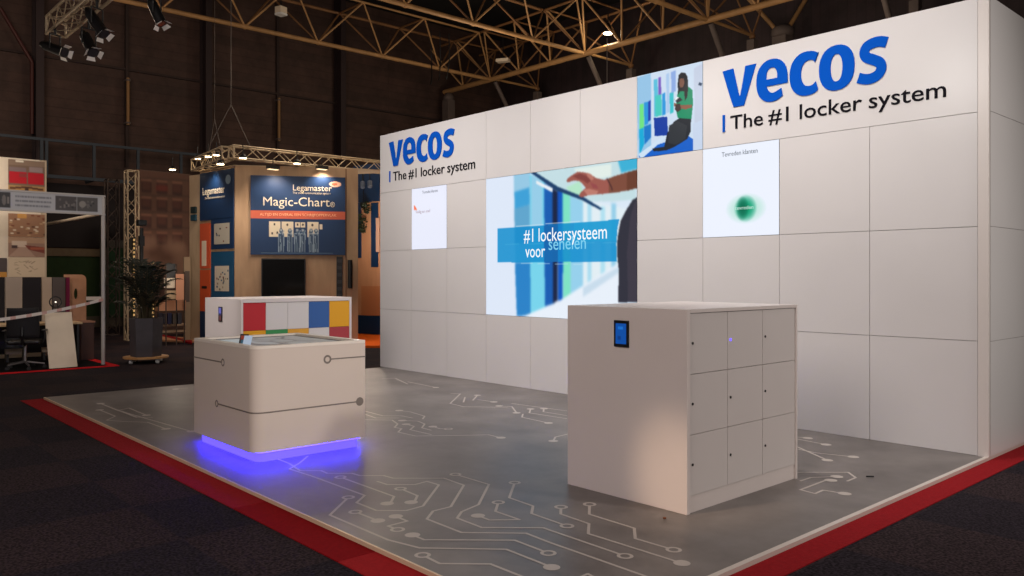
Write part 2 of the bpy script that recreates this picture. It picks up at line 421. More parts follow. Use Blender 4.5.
# roof lamps
def high_bay(px, py, D, lab, on, s=1.0):
    p = Vector(at(px, py, D))
    t = thing('high_bay_lamp', tuple(p), lab, 'lamp', None)
    MB().lathe((p.x, p.y, p.z), [(.2*s,0),(.22*s,.05*s),(.14*s,.22*s),(.09*s,.4*s),(.05*s,.45*s)], 16).build('housing', M_black if on else M_cream, t)
    MB().lathe((p.x, p.y, p.z-.02), [(.19*s,0),(.19*s,.015)], 16).build('lens', emit('lamp_glow', (255, 236, 190), 40) if on else M_cream, t)
    MB().tube((p.x, p.y, p.z+.4*s), (p.x, p.y, p.z+.9*s), .02).build('hook', M_black, t)
    return p
LB = high_bay(608, 33, 28.0, 'glowing round roof lamp under the ochre trusses', True, .8)
q = Vector(at(281, 10, 26))
t = thing('junction_box', tuple(q), 'cream box fixed to the ochre roof truss at the upper left', 'box')
MB().obox(q, .28, .28, .2, Matrix.Rotation(.3, 3, 'Z')).build('box_body', M_cream, t, bevel=.02)
MB().obox(q-Vector((0,0,.14)), .28, .28, .06, Matrix.Rotation(.3, 3, 'Z')).build('cover', M_white, t)
MB().tube(q+Vector((0,0,.1)), q+Vector((0,0,.6)), .02).build('bracket', M_black, t)
q = Vector(at(503, 60.5, 31))
t = thing('tilted_floodlight', tuple(q), 'small pale floodlight under the roof behind the corner of the trusses', 'lamp')
MB().obox(q, .5, .3, .12, Matrix.Rotation(.5, 3, 'Z')).build('housing', M_cream, t, bevel=.02)
MB().tube(q, q+Vector((0,0,.9)), .02).build('hook', M_black, t)
q1, q0 = at(607, 92, 20), at(607, 38, 20)
t = thing('lamp_cable', q1, 'thin vertical cable hanging down below the glowing roof lamp', 'cable')
MB().tube(q1, q0, .012, 6).build('cable', M_post, t)
q = on_x(436, 70, -22.25)
t = thing('cable_bundle', (q[0], q[1], ZB-1.0), 'dark cable bundle hanging around the ochre bottom chord near the corner', 'cable')
mb = MB()
for k in range(3):
    yy = q[1] + (k-1)*.35
    mb.path([(-22.1+.1*k, yy, ZB+1.3), (-22.2+.1*k, yy+.1, ZB+.3), (-22.1, yy+.05, ZB-.4), (-22.1, yy, ZB-.7+.2*k)], .022, 6)
mb.build('cable', M_black, t)

# =================================================================== STAND PLATFORM
WX0 = -9.72; P = .963; ZR = 1.02; TR = .09
def plat_mat():
    m = bpy.data.materials.new('grey_concrete_vinyl'); m.use_nodes = True
    nt = m.node_tree; b = nt.nodes['Principled BSDF']; b.inputs['Specular IOR Level'].default_value = .38
    g = nt.nodes.new('ShaderNodeNewGeometry')
    n = nt.nodes.new('ShaderNodeTexNoise'); n.inputs['Scale'].default_value = 1.6; n.inputs['Detail'].default_value = 9; n.inputs['Roughness'].default_value = .62
    nt.links.new(g.outputs['Position'], n.inputs['Vector'])
    cr = nt.nodes.new('ShaderNodeValToRGB')
    cr.color_ramp.elements[0].position = .3; cr.color_ramp.elements[0].color = (*s2l((88, 82, 79)), 1)
    cr.color_ramp.elements[1].position = .72; cr.color_ramp.elements[1].color = (*s2l((128, 121, 117)), 1)
    nt.links.new(n.outputs['Fac'], cr.inputs[0]); nt.links.new(cr.outputs[0], b.inputs['Base Color'])
    r = nt.nodes.new('ShaderNodeMapRange'); r.inputs[3].default_value = .34; r.inputs[4].default_value = .46
    nt.links.new(n.outputs['Fac'], r.inputs[0]); nt.links.new(r.outputs[0], b.inputs['Roughness'])
    return m
pl = struct(MB().box(-9.6, -.035, -5.286, 3.0, ZF, 0).build('floor_stand', plat_mat()), 'grey concrete look stand floor with pale circuit lines')
struct(MB().box(-9.6, 0, -5.3, -5.286, ZF, .002).build('trim_4', mat('brass_white_edge', (214, 190, 160), .4, .2)), 'pale edge strip along the front of the stand floor')
struct(MB().box(-.035, 0, -5.286, 3.0, ZF, .003).build('trim_5', M_alu), 'pale edge strip along the side of the stand floor')
# red border carpet: pieces laid end to end
for x0, x1, c in ((-9.68, -3.05, M_red), (-3.045, -1.62, mat('red_carpet_b', (128, 8, 16), .95, noise=.12, scale=40, spec=.1)), (-1.615, .2, mat('red_carpet_c', (152, 28, 32), .95, noise=.12, scale=40, spec=.1))):
    struct(MB().box(x0, x1, -5.55, -5.3, ZF, ZF+.006).build('floor_red_border', c))
struct(MB().box(0.002, .2, -5.3, 3.0, ZF, ZF+.006).build('floor_red_border', M_red))

# circuit graphic laid into the vinyl
def cp(c, p):
    ox, oy, s = {'a':(300,440,5.689),'b':(420,450,4.572),'c':(550,470,5.433),'d':(250,470,5.12),'e':(350,360,6.4),'f':(440,370,6.4),'g':(790,420,5.76),'h':(0,370,5.12)}[c]
    return ground(ox+p[0]/s, oy+p[1]/s)[:2]
TR_ = [ # list of (crop, start cap, [points], end cap); several crops may be chained
 [('a',[(0,175),(120,175),(155,190),(295,190),(340,203),(475,203),(530,218),(820,218),(932,258),(858,380),(757,405),(722,450)]),('b',[(190,378),(485,381)]),('c',[(0,395),(560,592)])],
 [('a',[(45,92),(0,130),(-60,165),(70,207),(368,316),(322,357),(435,402),(605,402),(700,376),(790,256),(722,236),(655,254),(495,254),(440,236)])],
 ['o',('a',[(230,212),(535,322),(520,350),(495,362)]),'f'],
 ['o',('a',[(572,278),(668,318),(655,345),(632,355)]),'f'],
 ['o',('a',[(275,327),(170,428),(500,569)]),('b',[(0,449),(395,455),(602,537)]),'f'],
 ['o',('a',[(315,410),(443,460)]),'f'],
 ['f',('a',[(545,435),(610,462),(500,490),(555,510)]),'o'],
 ['f',('a',[(640,541)]),('d',[(890,357)]),('b',[(20,411),(432,413),(587,472)]),'o'],
 ['o',('b',[(162,112),(315,158),(268,250),(190,283),(170,312),(282,355),(565,357)]),('c',[(0,328),(408,468)]),'o'],
 ['f',('b',[(265,301),(318,321),(455,319),(345,281),(358,240)]),'o'],
 ['o',('b',[(433,150),(408,219),(517,257),(510,291),(672,348)]),'o'],
 ['o',('c',[(60,202),(58,240),(212,293),(208,347),(716,507)]),'f'],
 ['o',('c',[(215,187),(213,241),(458,317),(463,373),(672,434)]),'o'],
 ['o',('b',[(12,481),(90,520),(322,522),(520,600)])],
 [('c',[(150,590),(205,565),(250,590)])],
 [('a',[(-170,92),(-60,135),(0,175)])],
 [('e',[(60,318),(210,358),(330,358),(400,372)])], [('e',[(60,335),(165,372),(310,372)])],
 [('e',[(60,378),(100,383),(270,385),(305,410),(285,432),(330,440),(308,462),(420,487),(768,482)]),('f',[(310,415),(390,434)]),'f'],
 ['f',('e',[(315,324),(385,332),(478,360),(465,378)])], ['f',('e',[(335,388),(435,392),(478,410),(460,435),(520,450)])],
 ['f',('e',[(530,427),(575,440),(630,442)]),'o'], ['f',('e',[(360,412),(410,425),(385,447),(520,478)])],
 [('e',[(210,120),(290,118),(370,155)])], [('e',[(370,140),(550,176)]),'f'],
 [('f',[(70,150),(130,153),(65,215),(150,235),(430,240)])], ['f',('f',[(240,162),(210,195)])], [('f',[(160,175),(150,207)])],
 [('f',[(240,190),(345,205)]),'f'], ['f',('f',[(378,231),(460,235),(490,275)]),'f'], [('f',[(460,215),(810,262)])],
 ['f',('f',[(580,250),(572,275),(810,312)])], ['f',('f',[(665,248),(662,268),(810,292)])], [('f',[(530,282),(525,303),(695,340)]),'f'],
 ['f',('f',[(725,455),(738,430),(830,408)])],
 ['f',('g',[(102,105),(30,98)])], ['f',('g',[(208,142),(30,108)])], [('g',[(30,150),(215,232)]),'f'], [('g',[(50,170),(150,190),(365,213)]),'f'],
 [('g',[(40,302),(120,302),(335,302),(378,333),(330,353)])], [('g',[(60,352),(120,332),(270,327)]),'f'],
 ['f',('g',[(235,348),(200,350),(60,403),(145,425),(190,405),(315,425)]),'f'],
 ['f',('h',[(515,172),(605,208),(980,315)]),'f'], [('h',[(605,208),(660,195),(750,232)]),'f'],
 ['f',('h',[(510,205),(590,237),(545,258),(650,265),(755,268),(850,302)]),'f'], [('h',[(620,212),(700,243),(780,243)])], ['f',('h',[(900,98),(960,93)])],
]
mb = MB(); LW = .019; RO = .048; kz = 0
for tr in TR_:
    caps = [None, None]; pts = []
    for i, e in enumerate(tr):
        if isinstance(e, str): caps[0 if i == 0 else 1] = e
        else: pts += [cp(e[0], q) for q in e[1]]
    z = .0012 + .0001*(kz % 6); kz += 1
    pts = [Vector(q) for q in pts]
    for idx, cpn in ((0, caps[0]), (-1, caps[1])):
        if cpn:
            c = pts[idx].copy(); n = 20
            if cpn == 'o' and len(pts) > 1:
                o2 = pts[1 if idx == 0 else -2]; pts[idx] = c + (o2-c).normalized()*RO
            for j in range(n):
                a, b = 2*PI*j/n, 2*PI*(j+1)/n; ri = RO-.02 if cpn == 'o' else 0.0005
                mb.quad(*[(c.x+r*math.cos(t), c.y+r*math.sin(t), z+.0001) for r, t in ((ri,a),(RO,a),(RO,b),(ri,b))])
    for i, (a, b) in enumerate(zip(pts, pts[1:])):
        d = (b-a)
        if d.length < 1e-4: continue
        d.normalize(); n = Vector((-d.y, d.x))*LW/2; e = d*LW*.3
        zz = z + .00005*(i % 2)
        mb.quad(*[(q.x, q.y, zz) for q in (a-e+n*-1, b+e-n, b+e+n, a-e+n)])
mb.build('circuit_lines', mat('circuit_line_pale', (182, 172, 164), .5), pl)
for px, py, lab, ln, w in ((870, 477.5, 'small dark cable stub lying on the grey stand floor beside the doors of the locker block', .06, .012), (664.5, 519.5, 'tiny rust coloured speck on the grey floor in front of the locker corner', .02, .014)):
    q = ground(px, py)
    t = thing('floor_debris', (q[0], q[1], 0), lab, 'debris')
    a = Vector((q[0], q[1], .01)); d = Vector((YR*1.0*XR*0+.6725, .7401, 0))*ln/2
    MB().tube(a-d+Vector((0,0,w*.4-.01+.004)), a+d+Vector((0,0,w*.4-.01+.004)), w*.5, 8).build('stub', M_black if ln > .05 else mat('rust_speck', (110, 60, 30)), t)

# =================================================================== STAND WALL (cells 10 x 4, two blank lettering fields, four screens)
st = struct(MB().box(WX0, -.004, .022, 3.0, 0, 4.07).build('wall_stand', M_core), 'white panelled stand back, four rows of square panels')
G = .0025
xs = [-TR - P*k for k in range(11)]      # seams from the right
xs[-1] = WX0
def panel(c0, c1, r0, r1):
    xa, xb = xs[c1+1] if c1+1 < len(xs) else WX0, xs[c0]
    MB().box(xa+G, xb-G, 0, .02, r0*ZR+G, (r1+1)*ZR-G).build('wall_panel', M_wall, st)
taken = {(3,3)} | {(c, r) for c in (4,5,6) for r in (1,2)} | {(2,2), (8,2)}
for r in range(4):
    for c in range(10):
        if (c, r) in taken or (r == 3 and (c < 3 or c > 6)): continue
        panel(c, c, r, r)
panel(0, 2, 3, 3); panel(7, 9, 3, 3)
MB().box(-TR+G, 0, -.006, .03, 0, 4.085).build('corner_post', mat('corner_profile', (214, 206, 200), .3), st)
for r in range(4):
    for c in range(2):
        MB().box(-.003, 0, .04+c*1.5, 1.5+c*1.5-.02, r*ZR+G, (r+1)*ZR-G).build('side_panel', M_wall, st)

# ---- screens
M_scr = paint_mat('screen_picture', 1.0, .25)
def screen(name, c0, c1, r0, r1, lab, cv, frame=True):
    xa, xb = xs[c1+1], xs[c0]; za, zb = r0*ZR, (r1+1)*ZR
    t = thing(name, ((xa+xb)/2, 0, za), lab, 'screen')
    MB().box(xa+G, xb-G, 0.001, .02, za+G, zb-G).build('screen_body', M_black, t)
    cv.build('screen_picture', (xa+G, -.0015, zb-G), (xb-xa-2*G, 0, 0), (0, 0, -(zb-za-2*G)), M_scr, t)
    return t, xa, xb, za, zb
# main video wall. photo crop (480,150) scale 3.2 -> u,v on the screen
MXA, MXB = xs[7], xs[4]
def mu(x, y):
    q = on_y(480+x/3.2, 150+y/3.2, 0); return ((q[0]-MXA)/(MXB-MXA), 1-(q[2]-ZR)/(2*ZR))
def pm(l): return [mu(*q) for q in l]
cv = Canvas(330, 240, (218, 232, 246))
cv.poly(pm([(10,80),(160,70),(245,130),(260,480),(130,540),(10,540)]), (222, 232, 248))
cv.poly(pm([(108,80),(162,72),(165,530),(118,530)]), (150, 200, 228))
cv.poly(pm([(110,135),(158,120),(160,175),(112,188)]), (60, 160, 215))
cv.poly(pm([(110,188),(160,176),(160,300),(112,300)]), (95, 165, 205))
cv.poly(pm([(112,360),(162,360),(165,530),(118,530)]), (40, 130, 200))
cv.poly(pm([(160,80),(210,100),(212,520),(162,530)]), (120, 212, 236))
cv.poly(pm([(205,105),(240,125),(240,490),(208,500)]), (20, 92, 178))
cv.poly(pm([(165,76),(200,95),(200,250),(165,250)]), (150, 205, 232))
cv.poly(pm([(232,122),(250,132),(248,482),(234,490)]), (22, 34, 66))
cv.poly(pm([(248,115),(266,125),(265,482),(250,482)]), (8, 84, 190))
cv.poly(pm([(264,128),(290,140),(290,460),(266,478)]), (126, 226, 196))
cv.poly(pm([(288,140),(330,160),(330,440),(290,460)]), (150, 208, 236))
cv.poly(pm([(330,160),(520,200),(520,400),(330,440)]), (226, 238, 244))
cv.poly(pm([(344,170),(356,172),(356,430),(344,436)]), (170, 220, 240))
cv.poly(pm([(385,180),(400,182),(400,410),(385,416)]), (176, 224, 240))
cv.poly(pm([(420,170),(436,172),(436,390),(420,400)]), (150, 206, 232))
cv.poly(pm([(130,535),(250,485),(445,360),(445,540),(130,560)]), (232, 240, 250))
cv.poly(pm([(330,440),(445,372),(445,392),(330,470)]), (200, 220, 236))
cv.blur(5)
cv.poly(pm([(165,70),(500,20),(500,160),(420,165),(330,165),(250,125)]), (196, 222, 228))
cv.poly(pm([(440,30),(505,20),(505,60),(452,74)]), (60, 176, 214))
cv.poly(pm([(300,60),(420,45),(420,85),(330,100)]), (226, 238, 232))
cv.poly(pm([(275,120),(320,100),(330,140),(300,150)]), (180, 230, 200))
cv.blur(3)
cv.poly(pm([(158,70),(172,68),(250,118),(330,150),(392,188),(384,192),(325,160),(240,128)]), (28, 62, 104))
cv.poly(pm([(180,98),(232,122),(232,136),(180,108)]), (236, 240, 244))
cv.blur(1)
# arm and hand
cv.poly(pm([(505,62),(470,72),(430,84),(405,94),(392,104),(392,128),(410,140),(440,136),(505,122)]), (126, 76, 60))
cv.poly(pm([(470,72),(505,62),(505,122),(470,131)]), (106, 62, 46))
cv.poly(pm([(412,92),(396,96),(372,90),(352,78),(335,72),(312,70),(296,80),(280,92),(276,100),(282,104),(300,98),(318,100),(330,110),(338,122),(322,136),(316,148),(325,152),(345,146),(365,142),(392,142),(412,138)]), (158, 90, 80))
cv.poly(pm([(296,84),(320,76),(345,84),(356,98),(344,108),(330,98),(312,92)]), (130, 66, 62))
cv.poly(pm([(340,72),(356,78),(366,92),(356,98),(344,86)]), (186, 120, 106))
cv.poly(pm([(330,128),(350,124),(380,132),(372,142),(345,146)]), (190, 124, 110))
cv.poly(pm([(352,104),(372,112),(380,124),(362,122)]), (150, 74, 76))
cv.line(pm([(406,90),(420,118),(424,130)]), .008, (70, 40, 44))
cv.poly(pm([(505,150),(488,160),(468,192),(450,226),(440,280),(438,330),(444,384),(442,488),(505,486)]), (50, 50, 62))
cv.poly(pm([(505,160),(494,170),(480,220),(470,330),(474,484),(505,486)]), (62, 58, 70))
cv.blur(2)
# caption band
cv.poly(pm([(57,252),(446,222),(440,250),(436,300),(438,357),(57,360)]), (10, 138, 204), .84)
cv.poly(pm([(205,241),(250,238),(250,358),(205,359)]), (18, 96, 168), .8)
cv.poly(pm([(300,233),(436,224),(436,290),(300,294)]), (30, 164, 214), .5)
cv.line(pm([(115,245),(320,228)]), .004, (214, 232, 242)); cv.line(pm([(80,302),(436,296)]), .003, (80, 180, 220), .6); cv.line(pm([(120,362),(330,366)]), .003, (190, 224, 240), .8)
cv.blur(1)
t, xa, xb, za, zb = screen('video_wall', 4, 6, 1, 2, 'large video screen showing a hand over lockers and white words on blue', cv)
E_w = emit('screen_text_white', (246, 252, 255), 1.0); E_g = emit('screen_text_ghost', (120, 206, 238), 1.0)
def wtext(body, a, b, size, m, y=-.004, parent=None, bold=0, o=(480,150), s=3.2):
    """text on the stand wall plane from crop point a (baseline start) to crop point b (end)"""
    p0 = on_y(o[0]+a[0]/s, o[1]+a[1]/s, y); p1 = on_y(o[0]+b[0]/s, o[1]+b[1]/s, y)
    return text('screen_text', body, (p0[0], y, p0[2]), (1, 0), size, m, parent, .0004, bold, p1[0]-p0[0])
wtext('senelen', (218,320), (337,308), .255, E_g, parent=t)
wtext('#1 lockersysteem', (140,295), (406,290), .27, E_w, y=-.005, parent=t)
wtext('voor', (145,344), (208,340), .26, E_w, parent=t)
# photo screen, crop (630,55) scale 5.2375
PXA, PXB = xs[4], xs[3]
def pu(x, y):
    q = on_y(630+x/5.2375, 55+y/5.2375, 0); return ((q[0]-PXA)/(PXB-PXA), 1-(q[2]-3*ZR)/ZR)
def pp(l): return [pu(*q) for q in l]
cv = Canvas(150, 160, (206, 222, 240))
cv.poly(pp([(35,120),(110,95),(112,480),(45,530)]), (150, 196, 230))
cv.poly(pp([(50,260),(72,255),(74,380),(50,390)]), (110, 226, 130))
cv.poly(pp([(74,250),(95,245),(95,360),(76,370)]), (40, 150, 220)); cv.poly(pp([(95,245),(110,235),(110,340),(95,350)]), (30, 60, 170))
cv.poly(pp([(48,390),(72,380),(74,470),(52,520)]), (20, 170, 215)); cv.poly(pp([(74,375),(112,360),(112,430),(76,470)]), (24, 120, 200))
cv.poly(pp([(125,130),(145,125),(148,320),(127,325)]), (90, 190, 220)); cv.poly(pp([(148,120),(162,115),(165,215),(150,220)]), (120, 90, 190))
cv.poly(pp([(132,215),(165,205),(168,315),(135,325)]), (70, 200, 190)); cv.poly(pp([(168,205),(185,195),(188,310),(170,318)]), (40, 150, 220))
cv.poly(pp([(190,100),(205,95),(208,300),(192,305)]), (170, 200, 235)); cv.poly(pp([(208,200),(228,190),(228,300),(210,310)]), (50, 190, 200))
cv.poly(pp([(215,90),(240,80),(240,190),(218,200)]), (140, 170, 225))
cv.poly(pp([(335,70),(380,45),(380,500),(340,500)]), (196, 206, 226))
cv.blur(2)
cv.poly(pp([(45,530),(112,480),(300,420),(330,440),(330,510),(60,545)]), (20, 96, 200))
cv.poly(pp([(45,520),(180,420),(190,430),(60,545)]), (206, 226, 244))
cv.poly(pp([(125,330),(195,322),(200,420),(130,425)]), (16, 60, 160))
cv.poly(pp([(330,360),(380,340),(380,500),(330,500)]), (200, 214, 236))
cv.line(pp([(360,150),(376,156)]), .03, (40, 60, 90))
# seated person with a tablet: legs, shirt, hair, face, arms, tablet
cv.poly(pp([(118,490),(180,480),(195,410),(230,350),(260,330),(320,335),(318,400),(300,440),(235,480),(190,500),(125,505)]), (34, 38, 46))
cv.poly(pp([(205,370),(250,345),(300,370),(290,440),(240,470),(200,460)]), (48, 52, 58))
cv.poly(pp([(250,190),(275,175),(305,165),(328,185),(330,260),(322,335),(250,330),(240,280)]), (14, 140, 98))
cv.poly(pp([(255,105),(270,92),(290,95),(302,115),(305,170),(300,220),(288,240),(284,190),(262,190),(252,210),(250,150)]), (24, 22, 28))
cv.poly(pp([(258,130),(268,122),(282,124),(286,145),(278,170),(264,172),(258,155)]), (120, 78, 62))
cv.poly(pp([(232,250),(262,262),(300,262),(326,258),(326,275),(290,285),(255,278),(232,268)]), (140, 88, 66))
cv.poly(pp([(232,232),(262,222),(275,236),(248,252)]), (38, 40, 48)); cv.poly(pp([(234,236),(246,218),(258,222),(240,240)]), (232, 236, 240))
cv.poly(pp([(238,260),(262,255),(268,285),(250,300),(236,285)]), (60, 44, 42))
cv.blur(1)
screen('photo_screen', 3, 3, 3, 3, 'square screen in the top row showing a seated person in a green shirt', cv)
# two white screens
cv = Canvas(100, 100, (238, 243, 255))
q = lambda x, y: ((on_y(630+x/2.4, 20+y/2.4, 0)[0]-xs[3])/P, 1-(on_y(630+x/2.4, 20+y/2.4, 0)[2]-2*ZR)/ZR)
cv.ell(*q(278,452), .27, .17, (170, 226, 205), .9, True); cv.ell(*q(277,452), .15, .15, (0, 150, 105), 1, True); cv.ell(*q(270,452), .085, .135, (10, 110, 82), 1, True)
t, xa, xb, za, zb = screen('white_screen', 2, 2, 2, 2, 'small white screen with a green ball below the big lettering', cv)
wtext('Tevreden klanten', (220,329), (306,319), .075, mat('screen_text_dark', (70, 84, 100), .5), parent=t, o=(630,20), s=2.4)
wtext('tevreden', (252,456), (296,455), .06, emit('screen_text_mint', (190, 235, 220)), parent=t, o=(630,20), s=2.4)
cv = Canvas(100, 100, (233, 236, 252))
sq = lambda x, y: ((on_y(380+x/3.842, 110+y/3.842, 0)[0]-xs[9])/P, 1-(on_y(380+x/3.842, 110+y/3.842, 0)[2]-2*ZR)/ZR)
u, v = sq(135, 376)
cv.poly([(u-.03,v-.05),(u+.03,v),(u+.07,v+.05),(u+.01,v+.03),(u-.03,v+.04)], (250, 120, 80)).blur(1)
t, xa, xb, za, zb = screen('white_screen', 8, 8, 2, 2, 'small white screen with an orange mark at the left end of the stand', cv)
wtext('Tevreden klanten', (162,322), (222,313), .07, mat('screen_text_grey', (110, 118, 135), .5), parent=t, o=(380,110), s=3.842)
wtext('Veilig en snel', (136,398), (192,391), .075, mat('screen_text_pale', (190, 170, 180), .5), parent=t, o=(380,110), s=3.842)

# ---- the two wall signs
def letter_poly(ch):
    def el(cx, cy, rx, ry, a0, a1, n=28, p=2.25):
        out = []
        for i in range(n+1):
            a = math.radians(a0+(a1-a0)*i/n); c, s_ = math.cos(a), math.sin(a)
            out.append((cx+rx*math.copysign(abs(c)**(2/p), c), cy+ry*math.copysign(abs(s_)**(2/p), s_)))
        return out
    if ch == 'v': return [[(-.02,.98),(.27,1.0),(.36,.60),(.43,.27),(.46,.27),(.53,.60),(.60,1.0),(.88,1.0),(.76,.62),(.56,0),(.28,0),(.12,.50)]], .86
    if ch == 'o': return [el(.42,.5,.43,.53,0,360)[:-1], el(.42,.5,.145,.32,0,360)[:-1]], .84
    if ch == 'c':
        o = el(.44,.5,.45,.53,52,302); i = el(.50,.5,.215,.31,296,60)
        return [o + [(.72,.08),(.66,.27)] + i + [(.64,.72),(.72,.96)]], .72
    if ch == 'e':
        o = el(.42,.5,.43,.53,-4,306)
        lo = el(.46,.46,.19,.27,292,200)
        return [o + [(.72,.07),(.68,.27)] + lo + [(.27,.37),(.85,.37)], el(.42,.60,.15,.22,0,180) + [(.27,.54),(.57,.54)]], .84
    if ch == 's':
        cps = [(.70,.845),(.55,.895),(.38,.895),(.22,.835),(.165,.71),(.22,.60),(.37,.52),(.52,.435),(.575,.31),(.51,.175),(.36,.105),(.20,.105),(.02,.165)]
        sp = []
        for i in range(len(cps)-1):
            p0 = Vector(cps[max(i-1,0)]); p1 = Vector(cps[i]); p2 = Vector(cps[i+1]); p3 = Vector(cps[min(i+2,len(cps)-1)])
            for k in range(4):
                u = k/4; sp.append(.5*((2*p1)+(p2-p0)*u+(2*p0-5*p1+4*p2-p3)*u*u+(3*p1-p0-3*p2+p3)*u**3))
        sp.append(Vector(cps[-1])); L, R_ = [], []
        for i, q in enumerate(sp):
            d = (sp[min(i+1,len(sp)-1)]-sp[max(i-1,0)]).normalized(); n = Vector((-d.y, d.x)); w = .118
            L.append(tuple(q+n*w)); R_.append(tuple(q-n*w))
        return [L + R_[::-1]], .70
def sign(x_ranges, z0, h, bar, tag_x0, tag_x1, tag_z, tag_s, lab):
    t = thing('wall_sign', ((x_ranges[0][0]+x_ranges[-1][1])/2, 0, z0), lab, 'sign', 'blue lettering signs on the stand')
    for ch, (xa, xb) in zip('vecos', x_ranges):
        polys, w = letter_poly(ch)
        allx = [q[0] for pl_ in polys for q in pl_]; mn, mx = min(allx), max(allx)
        cu = bpy.data.curves.new('letter', 'CURVE'); cu.dimensions = '2D'; cu.fill_mode = 'BOTH'; cu.extrude = .005
        for pl_ in polys:
            s_ = cu.splines.new('POLY'); s_.points.add(len(pl_)-1); s_.use_cyclic_u = True
            for pt, q in zip(s_.points, pl_): pt.co = ((q[0]-mn)/(mx-mn)*(xb-xa), q[1]*h, 0, 1)
        cu.materials.append(M_blue)
        o = bpy.data.objects.new('letter', cu); COL.objects.link(o)
        o.parent = t; o.rotation_euler = (PI/2, 0, 0); o.location = Vector((xa, -.0055, z0))-Vector(t['_o'])
    MB().box(bar[0], bar[0]+.028, -.012, 0, bar[1], bar[2]).build('divider_bar', M_blue, t)
    tx = text('tagline', 'The #1 locker system', (tag_x0, -.004, tag_z), (1, 0), tag_s, M_dark, t, .003, .005, tag_x1-tag_x0)
    return t
sign([(-2.711,-2.289),(-2.285,-1.917),(-1.894,-1.574),(-1.57,-1.199),(-1.179,-.868)], 3.483, .432, (-2.711, 3.222, 3.414), -2.615, -.356, 3.238, .222, 'large blue and black lettering sign at the right end of the stand')
k = (-7.589+9.433)/(-.868+2.711)
sign([(-9.433+(a+2.711)*k, -9.433+(b+2.711)*k) for a, b in ((-2.711,-2.289),(-2.285,-1.917),(-1.894,-1.574),(-1.57,-1.199),(-1.179,-.868))], 3.497, .432, (-9.42, 3.232, 3.424), -9.31, -7.088, 3.246, .222, 'smaller looking blue and black lettering sign at the left end of the stand')

# =================================================================== LOCKER BLOCK
def rr(x0, x1, y0, y1, rads, n=8):
    """rounded rectangle ccw; rads for corners (x0y0, x1y0, x1y1, x0y1)"""
    out = []
    for (cx, cy, a0), r in zip(((x0,y0,180),(x1,y0,270),(x1,y1,0),(x0,y1,90)), rads):
        ox = cx + (r if cx == x0 else -r); oy = cy + (r if cy == y0 else -r)
        if r <= 0: out.append((cx, cy)); continue
        for i in range(n+1):
            a = math.radians(a0+90*i/n); out.append((ox+r*math.cos(a), oy+r*math.sin(a)))
    return out
LX0, LX1, LY0, LY1, LH = -1.865, -.76, -3.41, -1.945, 1.375
t = thing('locker_block', ((LX0+LX1)/2, (LY0+LY1)/2, 0), 'tall white locker cabinet with nine plain grey doors and a blue touch panel', 'locker cabinet')
MB().box(LX0, LX1, LY0, LY0+.037, 0, LH).build('side_panel', M_lock, t, bevel=.003)
MB().box(LX0, LX1, LY1-.022, LY1, 0, LH).build('side_panel', M_lock, t, bevel=.002)
MB().box(LX0, LX1, LY0+.038, LY1-.023, LH-.024, LH).build('top_panel', M_lock, t)
MB().box(LX0, LX0+.02, LY0+.038, LY1-.023, 0, LH-.025).build('back_panel', M_lock, t)
MB().box(LX0+.02, LX1-.03, LY0+.038, LY1-.023, .116, LH-.025).build('carcass', M_gap, t)
MB().box(LX1-.05, LX1-.018, LY0+.038, LY1-.023, 0, .1145).build('plinth', M_lock, t)
ys = [LY0+.039, -2.913, -2.446, LY1-.024]; zs = [.115, .527, .936, 1.348]
for r in range(3):
    for c in range(3):
        y0, y1, z0, z1 = ys[c]+.002, ys[c+1]-.002, zs[r]+.002, zs[r+1]-.002
        d = MB().box(LX1-.028, LX1-.01, y0, y1, z0, z1).build('door', M_door, t, bevel=.001)
        lit = (r == 2 and c == 1)
        lz = z0 + (z1-z0)*.51
        k = MB().tube((LX1-.011, y0+.034, lz), (LX1-.006, y0+.034, lz), .0095, 12).build('lock', emit('lock_led_blue', (90, 70, 255), 3) if lit else M_black, d)
        if lit: tag(k, 'lock with a blue light')
a = (-1.389, 1.281); b = (-1.255, 1.090)
tp = MB().box(a[0], b[0], LY0-.014, LY0, b[1], a[1]).build('touch_panel', M_black, t, bevel=.003)
cv = Canvas(30, 44, (14, 84, 176)); cv.rect(.25,.16,.7,.3,(30,120,220)); cv.rect(.2,.62,.5,.8,(10,62,140)); cv.blur(1)
cv.build('touch_screen', (a[0]+.018, LY0-.0145, a[1]-.022), (b[0]-a[0]-.036, 0, 0), (0, 0, -(a[1]-b[1]-.044)), paint_mat('touch_picture', .8), tp)

# =================================================================== INTERACTIVE TABLE
DX0, DX1, DY0, DY1, DB, DH = -5.42, -4.09, -4.92, -3.82, .09, 1.0
t = thing('display_table', ((DX0+DX1)/2, (DY0+DY1)/2, 0), 'white rounded display table with grey circuit lines glowing blue underneath', 'display table')
RC = .11
fl = rr(DX0, DX1, DY0, DY1, (.012, RC, .012, .012), 12)
SPLIT = .425
MB().prism(fl, DB, DH-.025).build('table_body', mat('table_laminate', (206, 192, 180), .42, noise=.012, scale=3), t)
w = .07
inner = rr(DX0+w, DX1-w, DY0+w, DY1-w, (.03, .03, .03, .03), 12)
MB().ring(fl, inner, DH-.024, DH).build('table_rim', mat('rim_laminate', (226, 216, 204), .4), t)
cv = Canvas(120, 100, (150, 152, 152))
for uu in (.2, .5, .75): cv.ell(uu, .55, .11, .13, (96, 98, 98)); cv.ell(uu, .55, .085, .10, (160, 164, 164))
cv.ell(.62, .3, .2, .14, (100, 100, 100)); cv.ell(.62, .3, .16, .1, (168, 172, 174)); cv.line([(.1,.8),(.3,.66),(.55,.7),(.9,.9)], .03, (60,60,60)); cv.line([(.7,.1),(.8,.4),(.95,.5)], .03, (60,60,60)); cv.rect(.1,.04,.5,.3,(196,208,214),.8)
